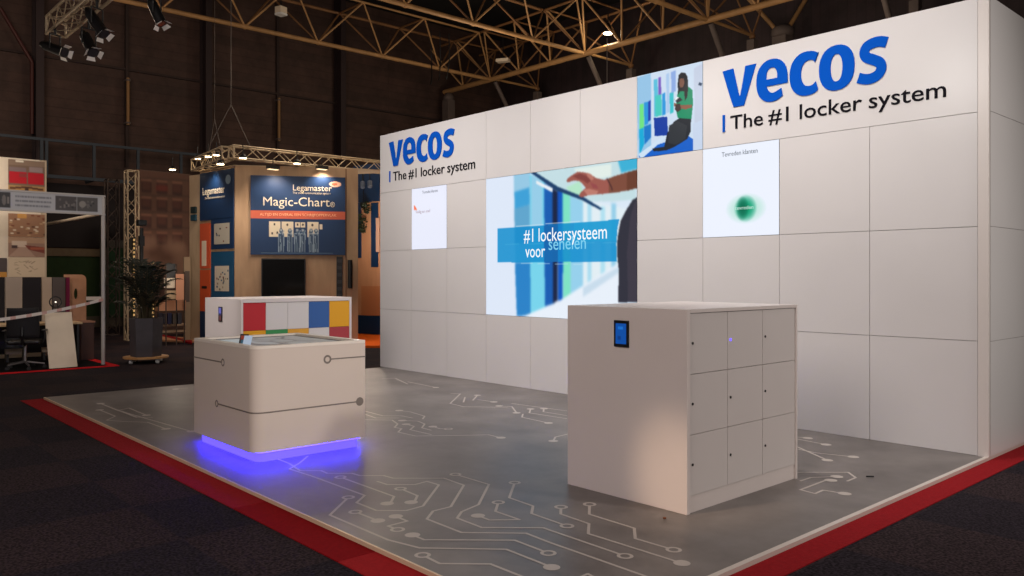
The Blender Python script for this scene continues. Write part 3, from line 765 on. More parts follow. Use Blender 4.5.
cv.blur(1).build('table_screen', (DX0+w-.001, DY0+w-.001, DH-.020), (DX1-DX0-2*w+.002, 0, 0), (0, DY1-DY0-2*w+.002, 0), paint_mat('table_picture', .55, .3), t).scale = (1, 1, 1)
MB().ring(inner, rr(DX0+w+.05, DX1-w-.05, DY0+w+.05, DY1-w-.05, (.01,)*4, 12)+[], DH-.0195, DH-.017).build('screen_bezel', M_black, t) if len(inner) == len(rr(DX0+w+.05, DX1-w-.05, DY0+w+.05, DY1-w-.05, (.01,)*4, 12)) else None
# plinth and light strip
MB().prism(rr(DX0+.055, DX1-.055, DY0+.055, DY1-.055, (.02, .075, .02, .02), 12), 0, DB-.001).build('plinth', emit('plinth_glow_blue', (72, 58, 255), 3.2), t)
MB().ring(rr(DX0+.034, DX1-.034, DY0+.034, DY1-.034, (.02, .09, .02, .02), 12), rr(DX0+.05, DX1-.05, DY0+.05, DY1-.05, (.02, .075, .02, .02), 12), DB-.010, DB-.001).build('light_strip', emit('led_strip_blue', (36, 22, 255), 75), t)
# inlaid circuit lines on the faces
ML = mat('inlay_grey', (118, 108, 100), .5)
e = .0015
def face_line(mb, x0, x1, z, y=DY0-e, h=.006): mb.box(x0, x1, y, DY0+.001, z-h, z+h)
def side_line(mb, y0, y1, z, h=.006): mb.box(DX1-.001, DX1+e, y0, y1, z-h, z+h)
def disc(mb, c, axis, ro, ri=0, n=28):
    for j in range(n):
        a, b = 2*PI*j/n, 2*PI*(j+1)/n
        q = []
        for r, th in ((ri, a), (ro, a), (ro, b), (ri, b)):
            if axis == 'y': q.append((c[0]+r*math.cos(th), DY0-e-.0004, c[1]+r*math.sin(th)))
            else: q.append((DX1+e+.0004, c[0]+r*math.cos(th), c[1]+r*math.sin(th)))
        mb.quad(*q)
mb = MB(); face_line(mb, DX0+.001, -4.762, .818); disc(mb, (-4.727, .818), 'y', .036, .022); mb.build('inlay_line', ML, t)
mb = MB(); disc(mb, (-4.865, .430), 'y', .034, .020); face_line(mb, -4.832, DX1-RC, .430)
arc = [(DX1-RC+(RC+e)*math.sin(math.radians(a)), DY0+RC-(RC+e)*math.cos(math.radians(a))) for a in range(0, 91, 6)]
for (x0,y0),(x1,y1) in zip(arc, arc[1:]): mb.quad((x0,y0,.424),(x1,y1,.424),(x1,y1,.436),(x0,y0,.436))
side_line(mb, DY0+RC, -3.92, .430); disc(mb, (-3.885, .430), 'x', .040, .0005); mb.build('inlay_line', ML, t)
mb = MB(); disc(mb, (-4.222, .846), 'x', .040, .022); side_line(mb, -4.182, DY1-.001, .846); mb.build('inlay_line', ML, t)
mb = MB(); mb.ring([(x+(.0015 if x > -4.7 else -.0015), y+(.0015 if y > -4.4 else -.0015)) for x, y in fl], fl, DB+.0, DB+.004).build('lower_edge', M_core, t)
# small sign holder on the table (folded card, dark picture on one side and clear blue on the other)
q = (-5.02, -4.62)
t2 = thing('table_card', (q[0], q[1], DH), 'small folded card with a dark picture standing on the white display table', 'card')
c0 = Vector((-5.02, -4.69, DH-.019)); th = math.radians(25)
def card(cx, cy, ang, lean, m, nm, wd=.11, hh=.115):
    d = Vector((math.cos(ang), math.sin(ang), 0)); n = Vector((-d.y, d.x, 0))
    a = Vector((cx, cy, DH-.019))-d*wd/2; b = a+d*wd; up = n*lean+Vector((0,0,hh)); th_ = n*.004
    mb = MB(); mb.v = [tuple(x) for x in (a, b, b+up, a+up, a+th_, b+th_, b+up+th_, a+up+th_)]
    mb.f = [(0,1,2,3),(7,6,5,4),(4,5,1,0),(5,6,2,1),(6,7,3,2),(7,4,0,3)]; mb.sm = [False]*6
    return mb.build(nm, m, t2)
cc = ground(244, 343, DH)
card(cc[0]-.03, cc[1], 0.55, .03, M_black, 'card_front', .085, .095)
cv = Canvas(20, 20, (70, 60, 60)); cv.rect(.1,.1,.9,.5,(160,60,40)); cv.rect(.2,.55,.8,.9,(60,120,150))
d = Vector((math.cos(.55), math.sin(.55), 0)); n = Vector((-d.y, d.x, 0)); a = Vector((cc[0]-.03, cc[1], DH-.019))-d*.036-n*.002
cv.build('card_picture', a+n*.030*.92+Vector((0,0,.088)), d*.072, Vector((0,0,-.080))-n*.0253, paint_mat('card_print', 0), t2)
card(cc[0]+.06, cc[1]-.005, 0.75, .05, mat('card_blue_white', (190, 214, 240), .3), 'card_back', .075, .085)

# =================================================================== COLOURED LOCKER ROW behind the table
KX0, KX1, KY0, KY1, KH = -9.37, -8.14, -3.25, -1.53, 1.285
t = thing('coloured_locker_row', ((KX0+KX1)/2, (KY0+KY1)/2, 0), 'low white locker cabinet with red, blue, yellow and white doors behind the display table', 'locker cabinet')
MB().box(KX0, KX1, KY0, KY0+.035, 0, KH).build('side_panel', M_lock, t, bevel=.003)
MB().box(KX0, KX1, KY1-.035, KY1, 0, KH).build('side_panel', M_lock, t, bevel=.003)
MB().box(KX0, KX1, KY0+.036, KY1-.036, KH-.05, KH).build('top_panel', M_lock, t)
MB().box(KX0, KX0+.02, KY0+.036, KY1-.036, 0, KH-.051).build('back_panel', M_lock, t)
MB().box(KX0+.02, KX1-.03, KY0+.036, KY1-.036, .10, KH-.051).build('carcass', M_gap, t)
MB().box(KX1-.06, KX1-.035, KY0+.036, KY1-.036, 0, .11).build('plinth', M_lock, t)
R_ = mat('door_red', (186, 24, 36), .45); W_ = mat('door_white', (214, 208, 204), .45); B_ = mat('door_blue', (46, 92, 158), .45)
Y_ = mat('door_yellow', (226, 160, 16), .45); G_ = mat('door_green', (52, 140, 76), .45); O_ = mat('door_orange', (222, 160, 50), .45); D_ = mat('door_dark_red', (170, 56, 62), .45)
grid = [[W_, B_, Y_, R_, W_], [Y_, G_, O_, W_, D_], [R_, W_, W_, B_, Y_]]
names = {R_:'red door', B_:'blue door', Y_:'yellow door', G_:'green door', O_:'orange yellow door', D_:'dull red door', W_:'white door'}
cy = [KY0+.036, -2.888, -2.559, -2.232, -1.901, KY1-.036]; cz = [.115, .47, .85, KH-.053]
for r in range(3):
    for c in range(5):
        d = MB().box(KX1-.028, KX1-.006, cy[c]+.002, cy[c+1]-.002, cz[r]+.002, cz[r+1]-.002).build('door', grid[r][c], t)
        d['label'] = names[grid[r][c]]
tp = MB().box(-8.86, -8.745, KY0-.014, KY0, .955, 1.165).build('touch_panel', M_black, t)
cv = Canvas(24, 36, (110, 110, 190)); cv.rect(0,.55,1,1,(100,60,60)); cv.rect(.1,.45,.9,.6,(50,50,80)); cv.blur(1)
cv.build('touch_screen', (-8.845, KY0-.0145, 1.15), (.085, 0, 0), (0, 0, -.18), paint_mat('touch_picture', .8), tp)

# =================================================================== EXHIBITION TRUSSES
def box_truss(name, p0, p1, size, lab, grp=None, n=None, m=M_truss, r=.025, rb=.010):
    p0, p1 = Vector(p0), Vector(p1); d = (p1-p0); L = d.length; d.normalize()
    up = Vector((0,0,1)) if abs(d.z) < .9 else Vector((1,0,0))
    s_ = d.cross(up).normalized(); u = s_.cross(d).normalized(); h = size/2
    t = thing(name, tuple(p0), lab, 'truss', grp)
    cs = [s_*h+u*h, s_*h-u*h, -s_*h-u*h, -s_*h+u*h]
    for c in cs: MB().tube(p0+c, p1+c, r).build('chord', m, t)
    n = n or max(2, int(L/size*.9))
    for k in range(4):
        a, b = cs[k], cs[(k+1) % 4]; mb = MB()
        for i in range(n):
            q0, q1 = p0+d*L*i/n, p0+d*L*(i+1)/n
            if i % 2: mb.tube(q0+a, q1+b, rb, 6)
            else: mb.tube(q0+b, q1+a, rb, 6)
        for q0 in (p0, p1): mb.tube(q0+a, q0+b, r*.8, 6)
        mb.build('lacing', m, t)
    return t
def spotlight(p, aim, lab, hang, L=.42, R=.085, lit=None):
    L *= .85; R *= .8
    p = Vector(p); aim = Vector(aim).normalized()
    t = thing('stage_spotlight', tuple(p), lab, 'spotlight', 'stage spotlights at the upper left')
    q = aim.to_track_quat('Z', 'Y'); front = p+aim*L*.5; back = p-aim*L*.5
    MB().tube(back, front, R, 16, R*1.1).tube(back-aim*.1, back, R*.5, 12, R).build('lamp_housing', M_black, t)
    sx = q @ Vector((1,0,0)); sy = q @ Vector((0,1,0))
    MB().tube(p+sx*(R+.03), p+sx*(R+.03)+Vector(hang)*.0+Vector((0,0,.24)), .012).tube(p-sx*(R+.03), p-sx*(R+.03)+Vector((0,0,.24)), .012).tube(p+sx*(R+.03)+Vector((0,0,.24)), p-sx*(R+.03)+Vector((0,0,.24)), .012).build('yoke', M_black, t)
    MB().tube(p+Vector((0,0,.24)), p+Vector((0,0,.40)), .022).build('clamp', M_black, t)
    mw = mat('barn_door_inside', (235, 228, 220), .5)
    for a, b in ((sx, sy), (-sx, sy), (sy, sx), (-sy, sx)):
        c0 = front + a*R*1.05; hw = R*.7
        o1 = c0 + a*.045 + aim*.04
        mb = MB(); e_ = a*.004
        mb.v = [tuple(x) for x in (c0-b*hw, c0+b*hw, o1+b*hw*1.25, o1-b*hw*1.25, c0-b*hw+e_, c0+b*hw+e_, o1+b*hw*1.25+e_, o1-b*hw*1.25+e_)]
        mb.f = [(0,1,2,3),(7,6,5,4),(4,5,1,0),(5,6,2,1),(6,7,3,2),(7,4,0,3)]; mb.sm = [False]*6
        mb.build('barn_door', mw, t)
    MB().tube(front-aim*.005, front+aim*.002, R*.9, 16).build('lens', mat('spot_lens', (60, 56, 60), .1), t)
    return t
# truss in the upper left corner
T0 = Vector(at(56, 27, 14.2)); T0x = T0 + Vector((5.0, 0, 0))
box_truss('stage_truss', T0, T0x, .30, 'gold lit stage truss in the upper left corner carrying spotlights', 'stage trusses', n=18)
spotlight(at(55, 49, 13.8), (.55, .35, -.25), 'black spotlight with open flaps at the left tip of the stage truss', (0,0,1), .5, .10)
spotlight(at(89, 44, 12.9), (.55, .1, -.65), 'black spotlight pointing down to the right, lowest on the stage truss', (0,0,1), .5, .10)
spotlight(at(97, 24, 12.3), (.50, .3, -.75), 'black spotlight hanging close against the stage truss above the lowest one', (0,0,1), .5, .10)
spotlight(at(157, 14, 11.5), (.30, .25, -.8), 'black spotlight hanging apart from the others to their right', (0,0,1), .38, .085)
q = at(157, 2, 11.5)
box_truss('stage_truss', (q[0]-.1, q[1]-2, q[2]+.48), (q[0]-.1, q[1]+.25, q[2]+.48), .29, 'short end of a stage truss just above the separate spotlight', 'stage trusses')

# =================================================================== NEIGHBOUR STAND WITH THE BLUE BILLBOARD
A = at(235, 343, 18.9); B = at(358, 343, 19.5); Lf = at(200, 343, 20.0); Lc = at(189.5, 343, 20.3)
ZW = 4.17
def lerp(p, q, t): return (p[0]+(q[0]-p[0])*t, p[1]+(q[1]-p[1])*t)
def px_on(p, q, px):
    """point on plan segment p-q seen at column px, and its forward distance"""
    k = (px-CX)/F; dx, dy = k*XR+XF, k*YR+YF
    # CAM + D*(dx,dy) = p + s*(q-p)
    ex, ey = q[0]-p[0], q[1]-p[1]; wx, wy = p[0]-CAM[0], p[1]-CAM[1]
    D = (wx*ey-wy*ex)/(dx*ey-dy*ex)
    return (CAM[0]+D*dx, CAM[1]+D*dy), D
def zpx(py, D): return EYE-(py-HY)*D/F
def board(name, seg, pxa, pxb, ya, yb, m, parent, off=.03, t=.03, build=True):
    """board on wall segment seg between columns pxa..pxb, heights from rows ya..yb read at the left edge"""
    (a, Da), (b, Db) = px_on(*seg, pxa), px_on(*seg, pxb)
    D = Da; z1, z0 = zpx(ya, D), zpx(yb, D)
    d = Vector((b[0]-a[0], b[1]-a[1])).normalized(); n = Vector((d.y, -d.x))   # towards the camera
    a2 = (a[0]+n.x*off, a[1]+n.y*off); b2 = (b[0]+n.x*off, b[1]+n.y*off)
    if build: return MB().slab(a2, b2, z0, z1, t).build(name, m, parent)
    return a2, b2, z0, z1, n
t = thing('plywood_stand', (A[0], A[1], ZF), 'plywood exhibition stand with navy posters behind the coloured lockers', 'exhibition stand')
fr = MB().slab(A[:2], B[:2], ZF, ZW, .12).build('front_board', M_wood, t)
MB().slab(Lf[:2], A[:2], ZF, ZW-.02, .12).build('side_board', M_wood, t)
MB().slab(Lc[:2], Lf[:2], ZF, ZW-.06, .35).build('column_board', M_wood2, t)
MB().slab(px_on(A, B, 345.5)[0], px_on(A, B, 346.6)[0], ZF, ZW, -.012).build('corner_strip', mat('strip_brown', (120, 84, 56)), t)
segF, segL, segC = (A, B), (Lf, A), (Lc, Lf)
MB().prism([px_on(A,B,235)[0], px_on(A,B,358)[0], (B[0]+.3, B[1]+1.2), (A[0]-1.5, A[1]+1.6), (Lf[0]-.6, Lf[1]+.5), Lf[:2]], ZW, ZW+.02).build('top_board', M_wood2, t)
board('blue_plinth', segL, 201, 206, 311, 340, M_navy, t)
# billboard
bb = thing('billboard', (*px_on(A, B, 298)[0], zpx(255, 19.2)), 'big navy billboard with an orange band and pale lettering on plywood', 'billboard')
a2, b2, z0, z1, nn = board('x', segF, 250.7, 345.2, 175.3, 254.6, M_navy, bb, .04, .04, False)
MB().slab(a2, b2, z0, z1, .04).build('billboard_back', M_navy, bb)
def bbp(u, v, o=.003): return (a2[0]+(b2[0]-a2[0])*u+nn.x*o, a2[1]+(b2[1]-a2[1])*u+nn.y*o, z1+(z0-z1)*v)
bu = lambda x, y: ((x-65)/573, (y-65)/480)           # zoom (240,165) scale 6.067
cv = Canvas(170, 140, (10, 48, 90))
cv.rect(0, .445, 1, .54, (196, 92, 66))
for x0, x1, y0, y1 in ((176,243,343,437),(252,320,343,435),(332,360,345,378),(365,392,345,378),(405,473,343,435),(478,497,355,388)):
    (u0, v0), (u1, v1) = bu(x0, y0), bu(x1, y1); cv.rect(u0, v0, u1, v1, (214, 200, 176))
for x, y in ((208,360),(285,362),(436,362),(346,360),(378,360),(195,415),(225,410),(300,400),(420,410),(455,400)):
    u, v = bu(x, y); cv.ell(u, v, .011, .016, (70, 60, 60))
for x, w_ in ((248,34),(300,28),(344,34),(378,28),(428,26),(458,28)):
    dark = (44, 68, 98); ol = (150, 168, 182)
    cv.line([bu(x-w_*.35,455), bu(x-w_*.22,528)], .03, dark); cv.line([bu(x+w_*.35,455), bu(x+w_*.2,528)], .03, dark)
    (u0, v0), (u1, v1) = bu(x-w_/2, 415), bu(x+w_/2, 470); cv.rect(u0, v0, u1, v1, dark)
    for q0, q1 in (((x-w_/2,415),(x-w_*.42,528)), ((x+w_/2,415),(x+w_*.42,528)), ((x-w_/2,415),(x+w_/2,413)), ((x,470),(x-2,526)), ((x-w_*.2,430),(x-w_*.1,470)), ((x+w_*.2,425),(x+w_*.55,395))): cv.line([bu(*q0), bu(*q1)], .010, ol, .8)
    uu, vv = bu(x, 398); cv.ell(uu, vv, .020, .032, (70, 92, 118)); cv.ell(uu, vv-.008, .012, .015, (150, 160, 168))
cv.line([bu(130,532), bu(560,532)], .006, (120, 140, 160), .7)
u, v = bu(575, 110); cv.ell(u, v, .065, .035, (224, 176, 150)); cv.ell(u-.01, v, .03, .018, (196, 96, 66))
cv.build('billboard_print', bbp(0, 0, .002), Vector(bbp(1,0,.002))-Vector(bbp(0,0,.002)), Vector((0,0,z0-z1)), paint_mat('print_satin', 0, .5), bb)
fd = (b2[0]-a2[0], b2[1]-a2[1]); FL = math.hypot(*fd)
M_pt = mat('print_white', (224, 212, 190), .6)
def btext(body, x0, x1, y, size, m=None, bold=0, nm='lettering'):
    u, v = bu(x0, y); return text(nm, body, bbp(u, v, .006), fd, size, m or M_pt, bb, .001, bold, (x1-x0)/573*FL)
btext('Lega', 315, 402, 152, .20); btext('master', 404, 552, 152, .20)
btext('The visual communication system', 316, 548, 172, .07)
btext('Magic-Chart', 134, 536, 247, .30); btext('®', 545, 574, 250, .17)
btext('ALTIJD EN OVERAL EEN SCHRIJFOPPERVLAK', 120, 584, 308, .085, mat('print_pale_orange', (244, 190, 150), .5))
# black monitor under the billboard
m_ = thing('monitor', (*px_on(A, B, 284)[0], zpx(305, 19.1)), 'black switched off monitor on plywood under the navy billboard', 'monitor')
board('monitor_body', segF, 261.5, 305.5, 258.5, 310, M_black, m_, .06, .06)
board('monitor_glass', segF, 262.5, 304.6, 259.5, 309, mat('monitor_glass', (10, 12, 14), .08), m_, .064, .003)
m_ = thing('black_locker_strip', (*px_on(A, B, 340)[0], 1.0), 'narrow black slotted strip on the plywood right of the monitor', 'panel')
s0 = board('strip_body', segF, 336.5, 342.5, 256.5, 305, M_black, m_, .03, .03)
for k in range(6): board('slot', segF, 337.2, 341.8, 259+k*7, 262.5+k*7, mat('slot_grey', (52, 50, 54)), m_, .034, .004)
m_ = thing('wall_speaker', (*px_on(A, B, 350)[0], 1.3), 'slim black wall speaker on the plywood edge', 'speaker')
(a, Da) = px_on(A, B, 350); a = (a[0]+nn.x*.05, a[1]+nn.y*.05)
MB().tube((a[0], a[1], zpx(288, Da)), (a[0], a[1], zpx(260, Da)), .055, 12).build('speaker_body', M_black, m_)
MB().box(a[0]-.02-nn.x*.03, a[0]+.02-nn.x*.03, a[1]-.02-nn.y*.03, a[1]+.02-nn.y*.03, zpx(276, Da), zpx(272, Da)).build('bracket', M_black, m_)
# posters on the left side of that stand
def poster(pxa, pxb, ya, yb, m, lab, seg=segL, art=None, off=.03, cat='poster', name='poster'):
    o = thing(name, (*px_on(*seg, (pxa+pxb)/2)[0], zpx(yb, 19.5)), lab, cat)
    board('poster_board', seg, pxa, pxb, ya, yb, m, o, off, .03)
    if art: art(o)
    return o
def art_logo(o):
    a3, b3, zz0, zz1, n3 = board('x', segL, 201, 234.5, 173.8, 219.5, M_navy, o, .034, .02, False)
    dd = (b3[0]-a3[0], b3[1]-a3[1]); L3 = math.hypot(*dd)
    text('lettering', 'Legamaster', (a3[0]+dd[0]*.09+n3.x*.004, a3[1]+dd[1]*.09+n3.y*.004, zz0+(zz1-zz0)*.52), dd, .25, M_pt, o, .001, .01, L3*.66)
    text('lettering', 'The visual communication system', (a3[0]+dd[0]*.16+n3.x*.004, a3[1]+dd[1]*.16+n3.y*.004, zz0+(zz1-zz0)*.42), dd, .08, M_pt, o, .001, 0, L3*.6)
    c = (a3[0]+dd[0]*.86+n3.x*.004, a3[1]+dd[1]*.86+n3.y*.004, zz0+(zz1-zz0)*.78)
    mb = MB(); 
    for j in range(20):
        t0, t1 = 2*PI*j/20, 2*PI*(j+1)/20
        dv = Vector((dd[0]/L3, dd[1]/L3, 0))
        mb.v += [tuple(Vector(c)), tuple(Vector(c)+dv*.12*math.cos(t0)+Vector((0,0,.11*math.sin(t0)))), tuple(Vector(c)+dv*.12*math.cos(t1)+Vector((0,0,.11*math.sin(t1))))]
        mb.f.append((len(mb.v)-3, len(mb.v)-2, len(mb.v)-1)); mb.sm.append(False)
    mb.build('round_mark', mat('mark_blue_grey', (120, 140, 160)), o)
poster(201, 234.5, 173.8, 221, M_navy, 'navy poster with pale lettering at the top left of the plywood stand', art=art_logo)
def art_panel(pxa, pxb, ya, yb, bg, dots):
    def f(o):
        a3, b3, zz0, zz1, n3 = board('x', segL, pxa, pxb, ya, yb, M_navy, o, .036, .02, False)
        cv = Canvas(40, 50, bg)
        for _ in range(dots):
            u, v = random.random()*.8+.1, random.random()*.8+.1; c = random.choice([(60,50,50),(120,60,50),(60,80,110),(150,130,110)])
            cv.rect(u, v, u+.08, v+.07, c)
        cv.build('poster_picture', (a3[0]+n3.x*.001, a3[1]+n3.y*.001, zz1), (b3[0]-a3[0], b3[1]-a3[1], 0), (0, 0, zz0-zz1), paint_mat('print_satin', 0, .5), o)
    return f
def art_card(o):
    board('card_sheet', segL, 203, 207.5, 241, 266, M_cream, o, .034, .004)
poster(201, 210.8, 224, 268.5, M_oprint, 'orange poster with a pale card pinned to it, left of the navy framed picture', art=art_card)
poster(201, 210.8, 270, 311, mat('orange_print_deep', (196, 78, 40), .5), 'plain orange poster with a black squiggle low on the plywood stand', art=lambda o: board('squiggle', segL, 203, 208, 286, 288.5, M_black, o, .034, .004))
poster(212.2, 234.3, 219, 249.5, M_navy, 'navy poster framing a pale sketch sheet', art=art_panel(215.5, 231, 224, 244.5, (176, 170, 158), 6))
poster(212.2, 234.3, 252, 310, M_teal, 'teal poster framing a pale sheet dotted with dark cards', art=art_panel(216.2, 230.5, 266, 291, (196, 186, 170), 22))
m_ = thing('control_box', (*px_on(Lc, Lf, 195)[0], 2.9), 'pair of small dark teal boxes on the pale plywood column', 'box')
board('box_body', segC, 192.3, 197, 207, 213.5, mat('teal_dark', (16, 40, 44)), m_, .05, .05); board('box_body', segC, 192.3, 197, 215, 221, mat('teal_mid', (22, 66, 84)), m_, .05, .05)
# pale free-standing board left of the column
q0, q1 = at(184, 343, 20.0), at(190.5, 343, 20.1)
m_ = thing('notice_board', (q0[0], q0[1], ZF), 'tall beige free-standing notice board left of the plywood column', 'board')
MB().slab(q0[:2], q1[:2], ZF+.05, zpx(257, 20), .04).build('board_sheet', mat('beige_board', (160, 138, 110), .6), m_)
MB().slab(lerp(q0, q1, .15), lerp(q0, q1, .85), zpx(302, 20), zpx(271, 20), -.006).build('notice_sheet', mat('notice_grey', (96, 84, 76)), m_)
MB().slab(q0[:2], q1[:2], ZF, ZF+.05, .3).build('foot', M_black, m_)
# room right of the plywood stand (seen between it and the white stand)
BX = 22.0
i0, i1 = at(352, 343, 22.5), at(392, 343, 21.6)
t = thing('interior_board', (i0[0], i0[1], ZF), 'pale plywood inner partition beside the left edge of the white stand', 'partition')
segI = (i0, i1)
MB().slab(i0[:2], i1[:2], ZF, 4.1, .08).build('partition_board', M_lwood, t)
board('navy_panel', segI, 354, 380, 166, 203, M_navy, t, .02, .02)
board('navy_panel', segI, 371.5, 378.5, 203, 267, M_navy, t, .02, .02)
board('navy_panel', segI, 356, 361.5, 203, 258, M_navy, t, .02, .02)
board('navy_panel', segI, 356, 382, 315, 333, M_navy, t, .02, .02)
board('pink_sheet', segI, 377, 380.5, 218, 252, mat('pink_sheet', (190, 150, 130)), t, .045, .01)
board('lower_sheet', segI, 362, 382, 286, 315, mat('copper_board', (186, 120, 80), .5), t, .03, .01)
o = struct(MB().prism([ground(205, 347)[:2], ground(392, 346.5)[:2], at(392, 343, 21.5)[:2], at(352, 343, 22.4)[:2], at(345, 343, 19.6)[:2], at(235, 343, 19.0)[:2]], ZF, ZF+.05).build('floor_orange', mat('orange_carpet', (214, 92, 24), .9, spec=.1)), 'bright orange carpet of the plywood stand')
hp = Vector((*px_on(i0, i1, 363)[0], zpx(214, 22)))+Vector((nn.x, nn.y, 0))*.25
t = thing('hanging_plant', tuple(hp), 'green trailing plant hanging before the plywood partition', 'plant')
mb = MB()
for k in range(130):
    c = hp + Vector((random.gauss(0, .055), random.gauss(0, .055), random.uniform(-.5, .32)))
    c.x += (.12 if c.z > hp.z else -.08)
    d = Vector((random.gauss(0,1), random.gauss(0,1), random.gauss(0,.6)-.3)).normalized()*.07; n = d.orthogonal().normalized()*.025
    mb.quad(c-d, c+n, c+d, c-n)
mb.build('foliage', mat('leaf_green', (28, 42, 18), .7, noise=.3, scale=20), t)
MB().tube(hp+Vector((0,0,.3)), hp+Vector((0,0,1.1)), .01).build('hanger', M_black, t)
MB().lathe(tuple(hp+Vector((0,0,.15))), [(.06,0),(.09,.08),(.1,.16)], 12).build('pot', M_black, t)

# rig truss over that stand
cz_ = EYE + (HY-152)*18.0/F
c0 = Vector(at(231, 150, 18.0)); c0.z = cz_
d1 = Vector(at(385, 164.5, 20.6)); d1.z = cz_-.05
box_truss('rig_truss', c0, c0 + (Vector((d1.x, d1.y, cz_))-c0)*1.35, .27, 'aluminium rig truss over the navy billboard', 'rig trusses', r=.02, rb=.010)
d2 = Vector(at(197, 158, 20.2)); d2.z = cz_
box_truss('rig_truss', c0+Vector((-.15,0,0)), d2, .27, 'aluminium rig truss with round lamps running back from the corner', 'rig trusses', r=.02, rb=.010)
t = thing('rig_cable', (c0.x, c0.y, cz_+.2), 'steel suspension wires fanning down to the corner of the rig truss', 'cable')
tp_ = c0 + Vector((0, 0, 1.05)); mb = MB()
for k in (-.45, .45): mb.tube(tp_, c0+Vector((0, k, .15)), .010, 6)
mb.tube(tp_, tp_+Vector((0,0,6.2)), .007, 6)
mb.build('wire', mat('wire_grey', (84, 74, 70), .6), t)
t = thing('rig_cable', (d2.x, d2.y, cz_+.2), 'steel suspension wires fanning down to the far lamp end of the rig truss', 'cable')
tp_ = d2 + Vector((1.1, 0, 1.0)); mb = MB()
for k in (-.4, .4): mb.tube(tp_, d2+Vector((1.1+k, 0, .15)), .010, 6)
mb.tube(tp_, tp_+Vector((0,0,6.5)), .004, 6)
mb.build('wire', mat('wire_grey', (84, 74, 70), .6), t)
def disc_lamp(px, py, D, lab, hang=.2):
    p = Vector(at(px, py, D)); t = thing('rig_lamp', tuple(p), lab, 'lamp', 'small round rig lamps')
    MB().lathe(tuple(p), [(.07,0),(.085,.02),(.06,.07),(.03,.09)], 14).build('lamp_housing', M_black, t)
    MB().lathe(tuple(p-Vector((0,0,.012))), [(.075,0),(.075,.012)], 14).build('lens', emit('warm_lens', (255, 226, 180), 14), t)
    MB().tube(p+Vector((0,0,.1)), p+Vector((0,0,.1+hang)), .012).build('hanger', M_black, t)
    return p
disc_lamp(197.5, 158.5, 20.0, 'small round lamp at the far left end of the rig truss')
disc_lamp(208, 156.5, 19.4, 'small round lamp second from the left on the rig truss')
disc_lamp(216.5, 155, 18.9, 'small round lamp nearest the upper corner of the rig truss')
disc_lamp(220.5, 164, 18.0, 'small round lamp hanging lowest in front of the navy lettering poster')
disc_lamp(243, 158, 18.0, 'small round lamp under the rig just right of its corner')
disc_lamp(297, 163.5, 18.6, 'small round lamp under the rig above the middle of the billboard')
disc_lamp(172.5, 169.5, 20.5, 'small round lamp alone above the brown backdrop')
for px, D, lab in ((273, 18.3, 'black floodlight under the rig above the billboard lettering, its left one'), (322, 18.8, 'black floodlight under the rig above the billboard lettering, its right one')):
    p = Vector(at(px, 167.5, D)); t = thing('floodlight', tuple(p), lab, 'lamp', 'black floodlights under the rig')
    MB().obox(p, .12, .28, .08, Matrix.Rotation(.1, 3, 'Z')).build('housing', M_black, t); MB().obox(p-Vector((0,0,.045)), .10, .24, .01, Matrix.Rotation(.1, 3, 'Z')).build('lens', emit('flood_lens', (255, 220, 170), 2), t)
    MB().tube(p, p+Vector((0,0,.2)), .012).build('hanger', M_black, t)
# spots in the small room
for px, lab in ((362, 'black spotlight on the navy band, left one'), (369, 'black spotlight on the navy band, right one')):
    p = Vector((*px_on(i0, i1, px)[0], zpx(183, 22)))+Vector((nn.x, nn.y, 0))*.5
    t = thing('ceiling_spotlight', tuple(p), lab, 'spotlight'); MB().tube(p, p+Vector((.08,-.05,-.16)), .06, 12).build('lamp_housing', mat('spot_grey', (90,100,120)), t); MB().tube(p, p+Vector((0,0,.3)), .012).build('hanger', M_black, t)

# =================================================================== BROWN BACKDROP, TOWERS, RACK
q0, q1 = at(136, 330, 22.0), at(192, 330, 23.2)
t = thing('printed_backdrop', (q0[0], q0[1], ZF), 'tall brown backdrop printed with crates and smoke between truss tower and plywood', 'backdrop')
MB().slab(q0[:2], q1[:2], ZF, zpx(169, 22), .05).build('backdrop_board', mat('backdrop_brown', (92, 66, 54), .7), t)
cv = Canvas(90, 170, (96, 66, 54))
for r in range(4):
    for c in range(3):
        u = .18+c*.27; v = .06+r*.105; s_ = 1-.12*r*(c != 1)
        cv.rect(u-.09, v, u+.09, v+.075, (64, 40, 36)); cv.rect(u-.07, v+.012, u+.07, v+.055, (84, 50, 42)); cv.line([(u-.09,v),(u+.09,v)], .01, (140, 96, 76))
    cv.line([(0,.05+r*.105),(1,.035+r*.1)], .006, (60, 44, 40))
cv.rect(.35,.08,.56,.12,(120,44,36),.6)
for k in range(26): cv.ell(random.uniform(.1,.95), random.uniform(.42,.66), random.uniform(.12,.3), random.uniform(.03,.08), (140, 108, 90), .5, True)
cv.rect(0,.66,1,1,(70,50,44),.6); cv.blur(3)
dn = Vector((q1[1]-q0[1], -(q1[0]-q0[0]), 0)).normalized()*.006
zz = zpx(170, 22)
cv.build('backdrop_print', Vector((q0[0], q0[1], zz))+dn, (q1[0]-q0[0], q1[1]-q0[1], 0), (0, 0, -zz-.0), paint_mat('print_matte', 0, .8), t)
q = at(131.5, 340, 20.6)
box_truss('truss_tower', (q[0], q[1], ZF), (q[0], q[1], zpx(171, 20.6)), .26, 'upright aluminium truss tower left of the brown backdrop', 'truss towers', r=.022, rb=.010)
q = at(112, 335, 22.5)
box_truss('truss_tower', (q[0], q[1], ZF), (q[0], q[1], zpx(180, 22.5)), .30, 'dark upright truss tower before the green part of the hall side', 'truss towers', r=.02, rb=.012, m=mat('truss_dark', (80, 68, 62), .5, .5))
